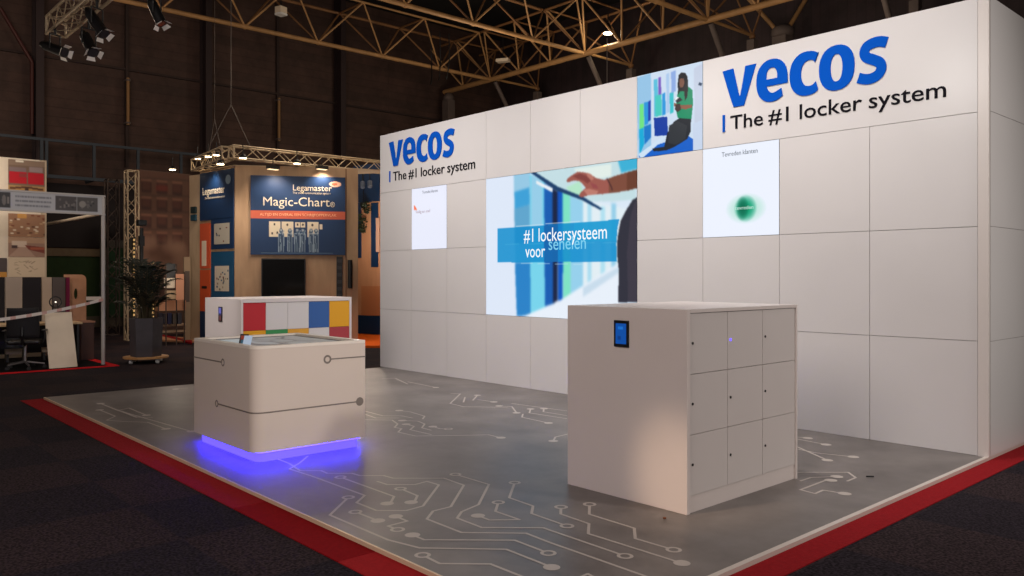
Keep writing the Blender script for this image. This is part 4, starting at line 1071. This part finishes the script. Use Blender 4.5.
for px, y0, y1, lab in ((134.5, 238, 320, 'thin dotted line of warm lights on a vertical strip left of the palm'), (153.5, 262, 322, 'thin vertical warm light strip right behind the palm')):
    a = at(px, y1, 19.5); b = at(px, y0, 19.5)
    t = thing('light_strip', (a[0], a[1], ZF), lab, 'light strip')
    MB().box(a[0]-.02, a[0]+.02, a[1]-.02, a[1]+.02, ZF, b[2]+.03).build('strip_back', M_black, t)
    mb = MB(); z = a[2]
    while z < b[2]: mb.box(a[0]+.0, a[0]+.035, a[1]-.032, a[1]-.0, z, z+.05); z += .10
    mb.build('light_cells', emit('strip_cells', (226, 176, 110), .75), t)
# poster rack
F1, F2, F3 = at(158.5, 334, 19.2), at(166, 336, 18.9), at(186, 334, 19.6)
t = thing('poster_rack', (F1[0], F1[1], ZF), 'thin black rack with pale sheets and shelves right of the palm', 'rack')
for p, zt in ((F1, 262), (F2, 266), (at(176.5, 334, 19.3), 264), (at(184.5, 334, 19.5), 272)):
    MB().tube((p[0], p[1], ZF), (p[0], p[1], zpx(zt, 19.1)), .016, 8).build('upright', mat('rack_metal', (84, 70, 62), .5, .4), t)
a, b = F1, F3
for y0, y1, m in ((301, 311, mat('shelf_pink', (196, 140, 104), .6)), (324.5, 326.5, mat('shelf_light', (190, 160, 130), .6)), (331, 333, mat('shelf_light', (190,160,130)))):
    MB().slab(a[:2], b[:2], zpx(y1, 19.2), zpx(y0, 19.2), .3).build('shelf', m, t)
for p0, p1, y0, y1, m, lab in ((165.5, 175.5, 263.5, 284, M_black, 'black sheet hung at the top of the poster rack'), (164, 175, 278, 288, M_cream, 'cream sheet under the black one on the poster rack'), (165, 176, 290.5, 299, mat('sheet_tan', (186, 160, 124)), 'tan sheet just above the pink shelf of the poster rack'), (176, 184, 274, 300, mat('sheet_pink', (180, 128, 100)), 'pinkish sheet at the right of the poster rack')):
    o = thing('sheet', (*at(p0, y1, 19.0)[:2], zpx(y1, 19)), lab, 'sheet', 'sheets on the poster rack')
    off = 19.0 if m is M_black else 18.95
    MB().slab(at(p0, y1, off)[:2], at(p1, y1, off+.12)[:2], zpx(y1, off), zpx(y0, off), .012).build('paper', m, o)
for k, (p0, c) in enumerate(((159, (40,36,50)), (163.5, (34,30,40)), (168, (26,28,66)), (173, (60,50,40)), (178, (36,34,44)))):
    pa_, pb_ = at(p0, 324, 19.15), at(p0+3.6, 324, 19.2)
    lz = zpx(324.5, 19.2)+.012
    o = MB().slab(pa_[:2], pb_[:2], lz, lz+.26-.02*(k % 2), .18).build('box', mat('rack_box_%d' % k, c), None)
    tag(o, ('grey-violet', 'charcoal', 'navy', 'brown', 'slate')[k]+' box standing on the shelf of the poster rack', 'box', 'boxes on the poster rack')
struct(MB().prism([ground(150, 341, ZF)[:2], ground(196, 343, ZF)[:2], at(200, 335, 21)[:2], at(150, 335, 21.5)[:2]], ZF, ZF+.04).build('floor_beige', mat('beige_platform', (170, 120, 84), .8)), 'pale floor of the booth with the brown backdrop')
struct(MB().prism([ground(150, 335, ZF)[:2], ground(192, 344.5, ZF)[:2], ground(192, 342.3, ZF)[:2], ground(152, 334, ZF)[:2]], ZF, ZF+.045).build('floor_red_line', M_red), 'thin red border in front of the brown backdrop')
# dark lamp head above palm
q = at(141.5, 340, 17.5)
t = thing('lamp_stand', (q[0], q[1], ZF), 'dark stand with a boxy lamp head rising above the palm', 'lamp')
MB().tube((q[0], q[1], ZF), (q[0], q[1], zpx(228, 17.5)), .04, 10).build('pole', M_black, t)
MB().box(q[0]-.09, q[0]+.09, q[1]-.09, q[1]+.09, zpx(226, 17.5), zpx(220, 17.5)).build('lamp_head', M_black, t, bevel=.02)
MB().box(q[0]-.05, q[0]+.05, q[1]-.05, q[1]+.05, zpx(246, 17.5), zpx(236, 17.5)).build('lamp_box', M_black, t)
MB().lathe((q[0], q[1], ZF), [(.22,0),(.22,.03),(.05,.05)], 16).build('foot', M_black, t)

# =================================================================== PALM IN PLANTER ON DOLLY
pc = Vector(at(146, 362, 15.3)); pc.z = ZF
t = thing('planter_dolly', tuple(pc), 'round-edged wooden dolly on casters under the grey planter', 'dolly')
mb = MB(); N = 6
MB().prism([(pc.x+.40*math.cos(a*PI/8), pc.y+.40*math.sin(a*PI/8)) for a in range(16)], ZF+.09, ZF+.12).build('deck', wood_mat('dolly_wood', (176, 128, 78), (196, 146, 92)), t)
for a in (20, 110, 200, 290):
    c = (pc.x+.32*math.cos(math.radians(a)), pc.y+.32*math.sin(math.radians(a)))
    cs = MB().box(c[0]-.025, c[0]+.025, c[1]-.025, c[1]+.025, ZF+.05, ZF+.089).build('caster', M_steel, t)
    MB().tube((c[0]-.015, c[1]-.012, ZF+.035), (c[0]+.015, c[1]+.012, ZF+.035), .035, 14).build('wheel', M_white, cs)
zb = ZF+.121
t = thing('potted_palm', (pc.x, pc.y, zb), 'dark green palm in a tall faceted grey planter on a wooden dolly', 'potted plant')
PHt = .72
pot = MB(); hexa = lambda r: [(pc.x+r*math.cos(math.radians(60*a+5)), pc.y+r*math.sin(math.radians(60*a+5))) for a in range(6)]
k = len(pot.v); lo, hi, inn, bot = hexa(.27), hexa(.30), hexa(.275), hexa(.27)
pot.v = [(x,y,zb) for x,y in lo]+[(x,y,zb+PHt) for x,y in hi]+[(x,y,zb+PHt) for x,y in inn]+[(x,y,zb+PHt-.06) for x,y in bot]
for i in range(6):
    j = (i+1) % 6
    pot.f += [(i,j,6+j,6+i),(6+i,6+j,12+j,12+i),(12+i,12+j,18+j,18+i)]
pot.f += [(5,4,3,2,1,0),(18,19,20,21,22,23)]; pot.sm = [False]*len(pot.f)
pot.build('planter', mat('planter_concrete', (66, 62, 66), .75, noise=.15, scale=6), t)
mb = MB(); stems = MB(); random.seed(11)
top = Vector((pc.x, pc.y, zb+PHt-.05))
for f_ in range(40):
    a = random.uniform(0, 2*PI); reach = random.uniform(.2, .62); hgt = random.uniform(.8, 1.3) if f_ > 5 else random.uniform(.4, .6)
    if f_ > 26: reach *= .45; hgt = random.uniform(1.15, 1.4)
    base = top + Vector((math.cos(a), math.sin(a), 0))*random.uniform(.02, .12); pts = []
    for i in range(9):
        s_ = i/8; pts.append(base + Vector((math.cos(a)*reach*s_**1.5, math.sin(a)*reach*s_**1.5, hgt*(1.35*s_-.5*s_**2.6))))
    for i in range(8): stems.tube(pts[i], pts[i+1], .008*(1-i*.08), 5)
    for i in range(3, 9):
        for h_ in (0, .5):
            if i == 8 and h_: continue
            p = pts[i].lerp(pts[min(i+1,8)], h_); d = (pts[min(i+1,8)]-pts[max(i-1,0)]).normalized(); sd = d.cross(Vector((0,0,1))).normalized()
            for s_ in (-1, 1):
                ln = .27*(1-.45*abs(i-5)/5)*random.uniform(.8,1.1); tip = p + d*ln*.65 + sd*s_*ln*.72 - Vector((0,0,ln*.30)); mid = p.lerp(tip, .45)+Vector((0,0,.02)); w_ = d*.017
                mb.quad(p-w_*.5, mid-w_, tip, mid+w_)
stems.build('stems', mat('palm_stem', (58, 50, 26), .7), t)
mb.build('fronds', mat('palm_leaf', (18, 28, 18), .6, noise=.3, scale=9), t)

# =================================================================== LEFT SHELL-SCHEME BOOTH
SX = -13.57; SY1 = -3.47
t = thing('booth_frame', (SX, SY1, ZF), 'grey metal booth frame with a lettered fascia at the far left', 'booth frame')
M_fr = mat('booth_profile', (176, 170, 166), .5, .1)
MB().tube((SX, SY1, ZF), (SX, SY1, 3.03), .035, 8).build('post', M_fr, t)
yl = -8.5
MB().tube((SX, yl, ZF), (SX, yl, 3.03), .035, 8).build('post', M_fr, t)
fa = MB().box(SX-.02, SX+.02, yl, SY1-.0, 2.735, 3.05).build('fascia', mat('fascia_grey', (176, 176, 178), .5), t)
MB().box(SX-.025, SX+.03, yl, SY1+.03, 3.045, 3.075).box(SX-.025, SX+.03, yl, SY1+.03, 2.71, 2.738).build('fascia_rail', M_fr, t)
def fy(px): return on_x(px, 200, SX)[1]
cv = Canvas(200, 36, (172, 172, 176))
y0_, y1_ = fy(-4), fy(99)
fu = lambda px: (fy(px)-y0_)/(y1_-y0_)
cv.rect(0, .05, fu(10.5), .92, (52, 50, 52)); cv.ell(fu(4), .5, .02, .3, (110,104,100)); cv.rect(fu(7), .3, fu(9), .7, (120,112,108))
for k in range(3):
    u = fu(15)
    while u < fu(50): w_ = random.uniform(.01,.03); cv.rect(u, .2+k*.25, min(u+w_, fu(51)), .31+k*.25, (120, 120, 126)); u += w_+.004
cv.rect(fu(55), .08, fu(76), .92, (66, 60, 60)); cv.rect(fu(76.5), .08, fu(97), .92, (72, 68, 66))
for k in range(26): cv.rect(*(lambda a, b: (a, b, a+.02, b+.12))(random.uniform(fu(56), fu(95)), random.uniform(.2,.7)), random.choice([(110,104,100),(40,38,40),(96,90,88)]))
cv.ell(fu(82), .5, .035, .2, (130,124,118)); cv.blur(1)
cv.build('fascia_print', (SX+.0215, y0_, 3.04), (0, y1_-y0_, 0), (0, 0, -.295), paint_mat('print_satin', 0, .5), t)
MB().tube((SX, SY1, 2.75), (SX-4.5, SY1, 2.75), .03, 8).tube((SX-1.0, SY1, 2.75), (SX-1.0, SY1, 2.98), .015, 6).tube((SX, SY1, 3.03), (SX-4.5, SY1, 3.03), .02, 8).build('side_rail', M_cream, t)
# booth floor and red borders
struct(MB().box(SX-2.6, SX+.28, -9, SY1+.02, ZF, ZF+.012).build('floor_black', mat('black_carpet', (16, 14, 16), .95, spec=.1)), 'black carpet of the left booth')
struct(MB().box(SX+.281, SX+.40, -9, SY1+.16, ZF, ZF+.014).build('floor_red_border', mat('red_thin', (206, 28, 34), .9, spec=.1)))
struct(MB().box(SX-2.6, SX+.28, SY1+.021, SY1+.16, ZF, ZF+.014).build('floor_red_border', mat('red_thin', (206, 28, 34))))
# photo banner tower
TX = -16.05
def tx(px, py): return on_x(px, py, TX)
ya, yb = tx(5.5, 200)[1], tx(46.3, 200)[1]
ztop = tx(30, 159.3)[2]
t = thing('photo_banner', (TX, yb, ZF), 'tall cream banner wall with a red bus photo at the top in the left booth', 'banner')
MB().box(TX-.35, TX, ya-2.0, yb, ZF, ztop).build('banner_board', M_cream, t)
MB().box(TX, TX+.02, yb-.10, yb, ZF, ztop).build('edge_profile', mat('cream_edge', (190, 170, 144)), t)
def pic(y0, y1, draw, nm='banner_picture', x0=7.5, x1=45.0):
    p0, p1 = tx(x0, y0), tx(x1, y0); z1_ = tx(25, y0)[2]; z0_ = tx(25, y1)[2]
    cv = Canvas(60, 50, (150, 110, 84)); draw(cv); cv.blur(1)
    cv.build(nm, (TX+.022, p0[1], z1_), (0, p1[1]-p0[1], 0), (0, 0, z0_-z1_), paint_mat('print_matte', 0, .8), t)
def d1(c):
    c.a[:] = (120, 96, 80); c.rect(0,0,1,.18,(140,116,98)); c.rect(.2,.02,.42,.08,(240,230,210)); c.rect(.04,.38,.5,.75,(186,16,34)); c.rect(.54,.38,.96,.75,(186,16,34)); c.rect(.04,.24,.48,.38,(130,110,110)); c.rect(.56,.2,.94,.36,(150,130,128)); c.rect(.3,.42,.5,.55,(150,50,50)); c.rect(0,.8,1,1,(176,136,84)); c.line([(.05,.9),(.5,.84),(.95,.9)], .06, (90,54,34)); c.rect(.45,.85,.55,1,(70,44,32))
def d2_(c):
    c.a[:] = (160,118,90)
    for k in range(30): u, v = random.random(), random.random()*.9; c.rect(u, v, u+.08, v+.06, random.choice([(196,160,120),(104,66,48),(214,186,150),(130,74,54),(230,214,190)]))
    c.rect(.25,.0,.5,.2,(220,160,80),.8)
def d3(c):
    c.a[:] = (150,116,98); c.rect(0,0,1,.3,(176,140,112)); c.poly([(0,1),(.3,.5),(.5,.5),(.75,1)], (172,140,120)); c.rect(.1,.2,.5,.5,(204,180,160)); c.poly([(.45,.4),(1,.5),(1,.8),(.55,.62)], (120,58,46)); c.rect(.6,.5,.98,.62,(160,84,60)); c.rect(.1,.42,.25,.56,(70,50,48))
pic(160.5, 192, d1, x0=8, x1=44.5); pic(214, 237, d2_, x0=8, x1=44.5); pic(237.3, 257, d3, x0=8, x1=44.5)
def d4(c):
    c.a[:] = (206,184,156)
    for k in range(16): u = .15+random.random()*.6; v = .2+random.random()*.6; c.line([(u,v),(u+random.uniform(.05,.2),v+random.uniform(-.2,.2))], .02, (130,110,92))
pic(257.3, 277, d4, 'banner_sketch', x0=8, x1=44.5)
# car photo edge at far left
cvp = tx(0, 262)
t2 = thing('photo_print', (TX+.03, cvp[1], 1.7), 'small photo print with a yellow strip at the left border of the banner wall', 'photo')
MB().box(TX+.022, TX+.03, tx(-6,265)[1], tx(6.5,265)[1], tx(3,277)[2], tx(3,258)[2]).build('photo_sheet', mat('photo_dark', (70, 56, 52)), t2)
MB().box(TX+.031, TX+.034, tx(-6,265)[1], tx(6.5,265)[1], tx(3,277)[2], tx(3,272)[2]).build('photo_strip', mat('photo_yellow', (190, 130, 40)), t2)
# striped screens (acoustic panels) in front of the banner
VX = -15.2
def vx(px, py): return on_x(px, py, VX)
cols = ((-10, 5, (26,20,26), 'black'), (5.2, 22.3, (176,160,146), 'pale grey'), (22.6, 41.6, (24,20,24), 'black'), (41.9, 52, (196,174,152), 'cream'), (52.2, 65.6, (96,86,82), 'dark grey'), (65.8, 70, (120,10,60), 'magenta'))
where = ('at the picture edge', 'left of the office chair back', 'behind the office chair', 'behind the leaning white board', 'behind the desk lamp', 'touching the orange wooden end panel')
for (p0, p1, c, nm), wh in zip(cols, where):
    y0_, y1_ = vx(p0, 290)[1], vx(p1, 290)[1]; zt = vx(p0, 277.3)[2]
    t2 = thing('privacy_screen', (VX, (y0_+y1_)/2, ZF), '%s upright divider panel %s' % (nm, wh), 'divider panel', 'striped divider panels in the left booth')
    MB().box(VX-.05, VX, y0_+.004, y1_-.004, ZF+.16, zt).build('divider_board', mat('divider_'+nm.replace(' ', '_'), c, .8), t2)
    MB().box(VX-.12, VX+.06, y0_+.01, y0_+.05, ZF+.012, ZF+.16).build('foot', M_black, t2)
# orange wooden end panel with hole, rounded corner
y0_, y1_ = on_x(64, 300, VX-.2)[1], on_x(86, 300, VX-.2)[1]
t2 = thing('wooden_end_panel', (VX-.2, y0_, ZF), 'orange wooden cabinet end with a rounded top corner and an oval grip hole', 'cabinet end')
zt, zb2 = vx(70, 274.5)[2], ZF+.012
pr = [(y0_, zb2), (y1_, zb2)] + [(y1_-.10+.10*math.cos(math.radians(a)), zt-.10+.10*math.sin(math.radians(a))) for a in range(0, 91, 15)] + [(y0_, zt)]
yc_, zc_ = on_x(76.5, 294, VX-.2)[1], vx(76, 294)[2]
cu = bpy.data.curves.new('panel_board', 'CURVE'); cu.dimensions = '2D'; cu.fill_mode = 'BOTH'; cu.extrude = .02
for plg in (pr, [(yc_-.015+.035*math.cos(a*PI/8), zc_+.11*math.sin(a*PI/8)) for a in range(16)]):
    s_ = cu.splines.new('POLY'); s_.points.add(len(plg)-1); s_.use_cyclic_u = True
    for pt, q in zip(s_.points, plg): pt.co = (q[0], q[1], 0, 1)
cu.materials.append(M_lwood)
o = bpy.data.objects.new('panel_board', cu); COL.objects.link(o); o.parent = t2
o.matrix_basis = Matrix.Translation(Vector((VX-.2, 0, 0))-Vector(t2['_o'])) @ Matrix(((0,0,1,0),(1,0,0,0),(0,1,0,0),(0,0,0,1)))
MB().box(VX-.7, VX-.23, y1_-.02, y1_, zb2, zt-.1).build('side_board', mat('brown_side', (110, 72, 52), .7), t2)
# desk
DXX = -14.35
t2 = thing('office_desk', (DXX, -5.2, ZF), 'desk with a pale wooden top behind the black office chair', 'desk')
yr_ = on_x(84, 330, DXX+.2)[1]; yl_ = -7.0
MB().box(DXX-.6, DXX+.1, yl_, yr_, .70, .735).build('desk_top', wood_mat('desk_wood', (196, 164, 124), (210, 180, 140)), t2)
for yy in (yl_+.05, -5.25, yr_-.06):
    for xx in (DXX-.52, DXX+.02): MB().box(xx-.02, xx+.02, yy-.02, yy+.02, ZF+.012, .70).build('leg', M_black, t2)
MB().box(DXX-.55, DXX-.53, yl_, yr_-.05, .25, .70).build('modesty_panel', M_black, t2)
# lamp / mirror on the desk
q = on_x(55.5, 322, DXX-.1)
t2 = thing('desk_lamp', (q[0], q[1], .735), 'small black ring lamp with a bright dot on the pale desk', 'lamp')
MB().lathe((q[0], q[1], .736), [(.09,0),(.09,.015),(.02,.025)], 16).build('foot', M_black, t2)
MB().tube((q[0], q[1]-.09, .75), (q[0], q[1]-.03, 1.08), .010).tube((q[0], q[1]+.09, .75), (q[0], q[1]+.03, 1.08), .010).build('stem', M_black, t2)
zc = on_x(55.5, 302, DXX-.1)[2]; mb = MB()
rp = [(q[0], q[1]+.10*math.cos(2*PI*i/16), zc+.10*math.sin(2*PI*i/16)) for i in range(17)]; mb.path(rp, .012, 6); mb.build('lamp_ring', M_black, t2)
MB().tube((q[0]+.0, q[1], zc), (q[0]+.03, q[1], zc), .014, 12).build('bulb', emit('dot_glow', (255, 240, 220), 1.6), t2)
# office chair
cxy = Vector(ground(25, 369, ZF)[:2]); ang = math.atan2(CAM[1]-cxy.y, CAM[0]-cxy.x)   # back towards the aisle
R = Matrix.Rotation(ang-.15, 3, 'Z')
def W(x, y, z): v = R @ Vector((x, y, 0)); return (cxy.x+v.x, cxy.y+v.y, ZF+z)
t2 = thing('office_chair', (cxy.x, cxy.y, ZF), 'black swivel office chair with a mesh back at the pale desk', 'office chair')
MB().tube(W(0,0,.12), W(0,0,.42), .028, 12).build('column', M_steel, t2)
for k in range(5):
    a = 2*PI*k/5+.35; e1 = (.30*math.cos(a), .30*math.sin(a))
    lg = MB().tube(W(0,0,.13), W(e1[0], e1[1], .085), .026, 8, .016).build('leg', mat('chair_grey', (110, 104, 104), .35, .6), t2)
    MB().tube(W(e1[0]-.015, e1[1], .035), W(e1[0]+.015, e1[1], .035), .033, 12).build('caster', M_black, lg)
def rbox(x0, x1, y0, y1, z0, z1, name, m, bev=.02, par=None):
    mb = MB(); mb.v = [W(x, y, z) for z in (z0, z1) for y in (y0, y1) for x in (x0, x1)]
    mb.f = [(0,2,3,1),(4,5,7,6),(0,1,5,4),(2,6,7,3),(0,4,6,2),(1,3,7,5)]; mb.sm = [False]*6
    return mb.build(name, m, par or t2, bevel=bev)
rbox(-.28, .2, -.25, .25, .44, .51, 'seat', M_black, .03)
def backsurf():
    mb = MB(); H_, Wd = 8, 8; off = len(mb.v)
    for s_ in (0, .03):
        for i in range(H_+1):
            for j in range(Wd+1):
                u = j/Wd*2-1; v = i/H_; wd = .25-.02*abs(v-.4); x = .22+.05*v-.05*(1-u*u)*-1*.6-.0+s_-.06*u*u
                mb.v.append(W(x, u*wd, .56+.52*v))
    n1 = (H_+1)*(Wd+1)
    for i in range(H_):
        for j in range(Wd):
            a = i*(Wd+1)+j; mb.f.append((a, a+1, a+Wd+2, a+Wd+1)); mb.f.append((n1+a, n1+a+Wd+1, n1+a+Wd+2, n1+a+1)); mb.sm += [True, True]
    rim = [j for j in range(Wd+1)] + [(i+1)*(Wd+1)+Wd for i in range(H_)] + [H_*(Wd+1)+j for j in range(Wd-1, -1, -1)] + [i*(Wd+1) for i in range(H_-1, 0, -1)]
    for a, b in zip(rim, rim[1:]+rim[:1]): mb.f.append((b, a, n1+a, n1+b)); mb.sm.append(False)
    return mb
backsurf().build('backrest', mat('chair_mesh', (24, 22, 26), .8), t2)
MB().path([W(.05,0,.42), W(.26,0,.44), W(.31,0,.60), W(.29,0,.75)], .022, 8).build('back_support', M_black, t2)
for s_ in (-1, 1):
    MB().path([W(.0,s_*.27,.46), W(.0,s_*.30,.52), W(.0,s_*.30,.66)], .016, 8).build('arm_support', M_black, t2)
    rbox(-.14, .12, s_*.30-.035, s_*.30+.035, .66, .69, 'armrest', M_black, .01)
# leaning white board
D0, D1 = 14.15, 14.5
bl, br_ = Vector(at(49.5, 370, D0)), Vector(at(77.5, 367.5, D1)); bl.z = br_.z = ZF+.013
t2 = thing('leaning_board', tuple(bl), 'off-white board leaning against the desk beside the office chair', 'board')
tl, tr = Vector(at(44.5, 312.5, D0+.42)), Vector(at(71.5, 312.5, D1+.42)); tl.z = tr.z = (EYE-(312.5-HY)*(D0+.55)/F)
n = (br_-bl).cross(tl-bl).normalized()*-.02
mb = MB(); mb.v = [tuple(x) for x in (bl, br_, tr, tl, bl+n, br_+n, tr+n, tl+n)]; mb.f = [(0,1,2,3),(7,6,5,4),(4,5,1,0),(5,6,2,1),(6,7,3,2),(7,4,0,3)]; mb.sm = [False]*6
mb.build('board_sheet', M_cream, t2)
# cabinet beside the board
a = at(73, 366, 14.9)
t2 = thing('side_cabinet', (a[0], a[1], ZF), 'dark brown cabinet end standing under the orange wooden panel', 'cabinet')
MB().box(VX+.16, VX+.6, vx(76,330)[1]-.1, vx(88,330)[1]-.05, ZF+.012, .70).build('cabinet_body', mat('cabinet_dark', (70, 42, 34), .6), t2)
MB().box(VX+.16, VX+.62, vx(76,330)[1]-.12, vx(88,330)[1]-.03, .70, .73).build('cabinet_top', mat('cabinet_top', (150, 104, 80), .5), t2)
MB().box(VX+.6, VX+.615, vx(76,330)[1]-.08, vx(88,330)[1]-.07, .1, .66).build('door', mat('cabinet_dark', (70,42,34)), t2)
# barrier tape
t2 = thing('barrier_tape', (SX+.05, SY1, 1.0), 'red and white barrier tape strung from the booth post', 'tape')
P0 = Vector(at(103, 299.5, 14.78)); P1 = Vector(at(-12, 321, 12.9)); segs = 46
mw = MB()
for i in range(segs):
    a = P0.lerp(P1, i/segs); b = P0.lerp(P1, (i+1)/segs)
    sg = lambda q, u: q + Vector((0, 0, -.16*u*(1-u)))
    a, b = sg(a, i/segs), sg(b, (i+1)/segs); h = Vector((0, 0, .026)); w_ = Vector((.004, 0, 0))
    mw.quad(a-h, a+h, b+h, b-h); mw.quad(b-h+w_, b+h+w_, a+h+w_, a-h+w_)
tb = mw.build('tape_band', mat('tape_white', (226, 216, 210), .5), t2); tb.data.materials.append(mat('tape_red', (210, 168, 160), .5))
for i, pg in enumerate(tb.data.polygons): pg.material_index = 0 if ((i//2)//2) % 3 else 1
Q0 = Vector(at(103, 298.5, 14.82)); Q1 = Vector(at(86, 298.5, 15.6)); mb = MB()
for i in range(8):
    a, b = Q0.lerp(Q1, i/8), Q0.lerp(Q1, (i+1)/8); mb.quad(a-Vector((0,0,.035)), a+Vector((0,0,.035)), b+Vector((0,0,.035)), b-Vector((0,0,.035)))
mb.build('side_tail', mat('tape_white', (190,180,176)), t2)
# light green door frames behind (hall side, between post and tower)
g0, g1 = on_x(104, 300, -25.5), on_x(127, 300, -25.5)
t2 = thing('green_gate', (g0[0], g0[1], ZF), 'dark green roller gate in a grey frame on the hall side behind the palm', 'gate')
MB().box(-25.54, -25.46, g0[1], g1[1], ZF+.3, 2.5).build('gate_leaf', mat('gate_green', (26, 60, 34), .8, noise=.1), t2)
for yy in (g0[1], g1[1]): MB().box(-25.54, -25.40, yy-.12, yy+.12, ZF, 3.2).build('gate_frame', mat('gate_grey', (70, 66, 60), .8), t2)
MB().box(-25.54, -25.40, g0[1], g1[1], 2.5, 2.75).build('gate_frame', mat('gate_grey', (70,66,60)), t2)

# =================================================================== LIGHT
def spot(loc, aim, power, col=(1, .93, .86), ang=60, blend=.8, rad=.15):
    L = bpy.data.lights.new('spot', 'SPOT'); L.energy = power; L.color = col; L.spot_size = math.radians(ang); L.spot_blend = blend; L.shadow_soft_size = rad
    o = bpy.data.objects.new('stage_light', L); COL.objects.link(o); o.location = loc
    o.rotation_euler = (Vector(aim)-Vector(loc)).to_track_quat('-Z', 'Y').to_euler(); return o
def point(loc, power, col=(1, .8, .6), rad=.3):
    L = bpy.data.lights.new('point', 'POINT'); L.energy = power; L.color = col; L.shadow_soft_size = rad
    o = bpy.data.objects.new('point_light', L); COL.objects.link(o); o.location = loc; return o
WARM = (1, .95, .925)
# wall washers on the front rig of the stand
for x in (-8.6, -6.2, -3.8, -1.4):
    spot((x, -3.0, 6.4), (x, 0, 1.4), 575, WARM, 84, 1, .25)
spot((-1.9, -5.0, 4.49), (-.3, 0, 3.5), 150, (1, .96, .92), 44, 1, .09)
spot((-6.4, -5.0, 5.0), (-3.4, 0, 3.8), 110, (1, .94, .88), 44, 1, .09)
# from the aisle side
spot((6.8, -0.6, 5.4), (-2.0, -3.0, .5), 1350, (1, .93, .89), 70, .9, .35)
spot((2.6, -3.95, 3.9), (-4.2, -4.2, .45), 620, (1, .91, .86), 22, .9, .2)
spot((-5.4, -2.0, 6.2), (-8.4, -2.4, .8), 330, WARM, 44, .9, .2)
spot((-7.8, -7.6, 5.2), (-8.9, -3.2, 1.0), 850, WARM, 20, .9, .2)
spot((7.5, 3.5, 5.8), (0, 1.2, 2.2), 420, (1, .94, .86), 50, .9, .3)
# warm low accent catching the corner of the locker block
spot((-2.4, -8.6, 4.6), (-.80, -3.41, .14), 1000, (1, .72, .50), 8.5, 1, .1)
# added soft fill from the camera side, lifts the faces turned this way
point((.5, -12.0, 5.8), 1650, (1, .89, .84), 2.2)
# neighbour stands
for px, D in ((273, 18.2), (322, 18.7)):
    p = at(px, 170, D+.42); spot(p, (*px_on(A, B, px)[0], 2.6), 62, (1, .84, .68), 130, .8, .08)
for px, D in ((220.5, 17.9), (243, 17.7), (208, 19.2), (297, 18.4)):
    p = at(px, 168, D); spot(p, (p[0]-1, p[1]+.4, 0), 52, (1, .86, .72), 110, .8, .08)
p = at(366, 235, 20.7); point(p, 60, (1, .86, .70), .1)
p = at(172, 176, 20.6); spot(p, (p[0]-1.4, p[1]+.6, .8), 80, (1, .78, .62), 110, .9, .1)
p = at(175, 270, 18.0); point(p, 14, (1, .84, .68), .2)  # added fill that brightens the poster rack, no fitting of its own
point((-14.9, -5.2, 3.6), 42, (1, .86, .72), .3)
spot((-10.5, -6.5, 6.0), (-13.6, -4.6, 2.0), 230, (1, .88, .78), 60, .9, .3)
point((-19.5, -3.5, 7), 100, (1, .74, .58), .5)
for q_, e_ in (((-14, 1.5, 6.5), 300), ((-17, 9.5, 6.8), 330), ((-7.5, 10, 6.5), 330), ((-21, -4, 7.2), 90)):
    point(q_, e_, (1, .82, .62), .8)
point((LB.x, LB.y, LB.z-.3), 60, (1, .85, .6), .2)

w = bpy.data.worlds.new('hall_air'); SC.world = w; w.use_nodes = True
w.node_tree.nodes['Background'].inputs[0].default_value = (.80, .62, .52, 1); w.node_tree.nodes['Background'].inputs[1].default_value = .10

# =================================================================== CAMERA
cam = bpy.data.cameras.new('camera'); co = bpy.data.objects.new('camera', cam); COL.objects.link(co); SC.camera = co
cam.sensor_width = 36; cam.lens = F/1024*36; cam.shift_y = -12/1024; cam.clip_end = 200
co.location = (CAM[0], CAM[1], EYE)
co.rotation_euler = Vector((XF, YF, 0)).to_track_quat('-Z', 'Y').to_euler()
bpy.context.view_layer.update()
dg = bpy.context.evaluated_depsgraph_get()
for o in [o for o in bpy.data.objects if o.type in ('FONT', 'CURVE')]:
    me = bpy.data.meshes.new_from_object(o.evaluated_get(dg))
    nm, pr_, mb_ = o.name, o.parent, o.matrix_basis.copy(); bpy.data.objects.remove(o)
    me.name = nm; n_ = bpy.data.objects.new(nm, me); COL.objects.link(n_); n_.parent = pr_; n_.matrix_basis = mb_
for o in bpy.data.objects:
    if '_o' in o: del o['_o']
vs = SC.view_settings; SC.display_settings.display_device = 'sRGB'
vs.view_transform = 'Standard'; vs.look = 'None'; vs.exposure = 0; vs.gamma = 1; vs.use_curve_mapping = False
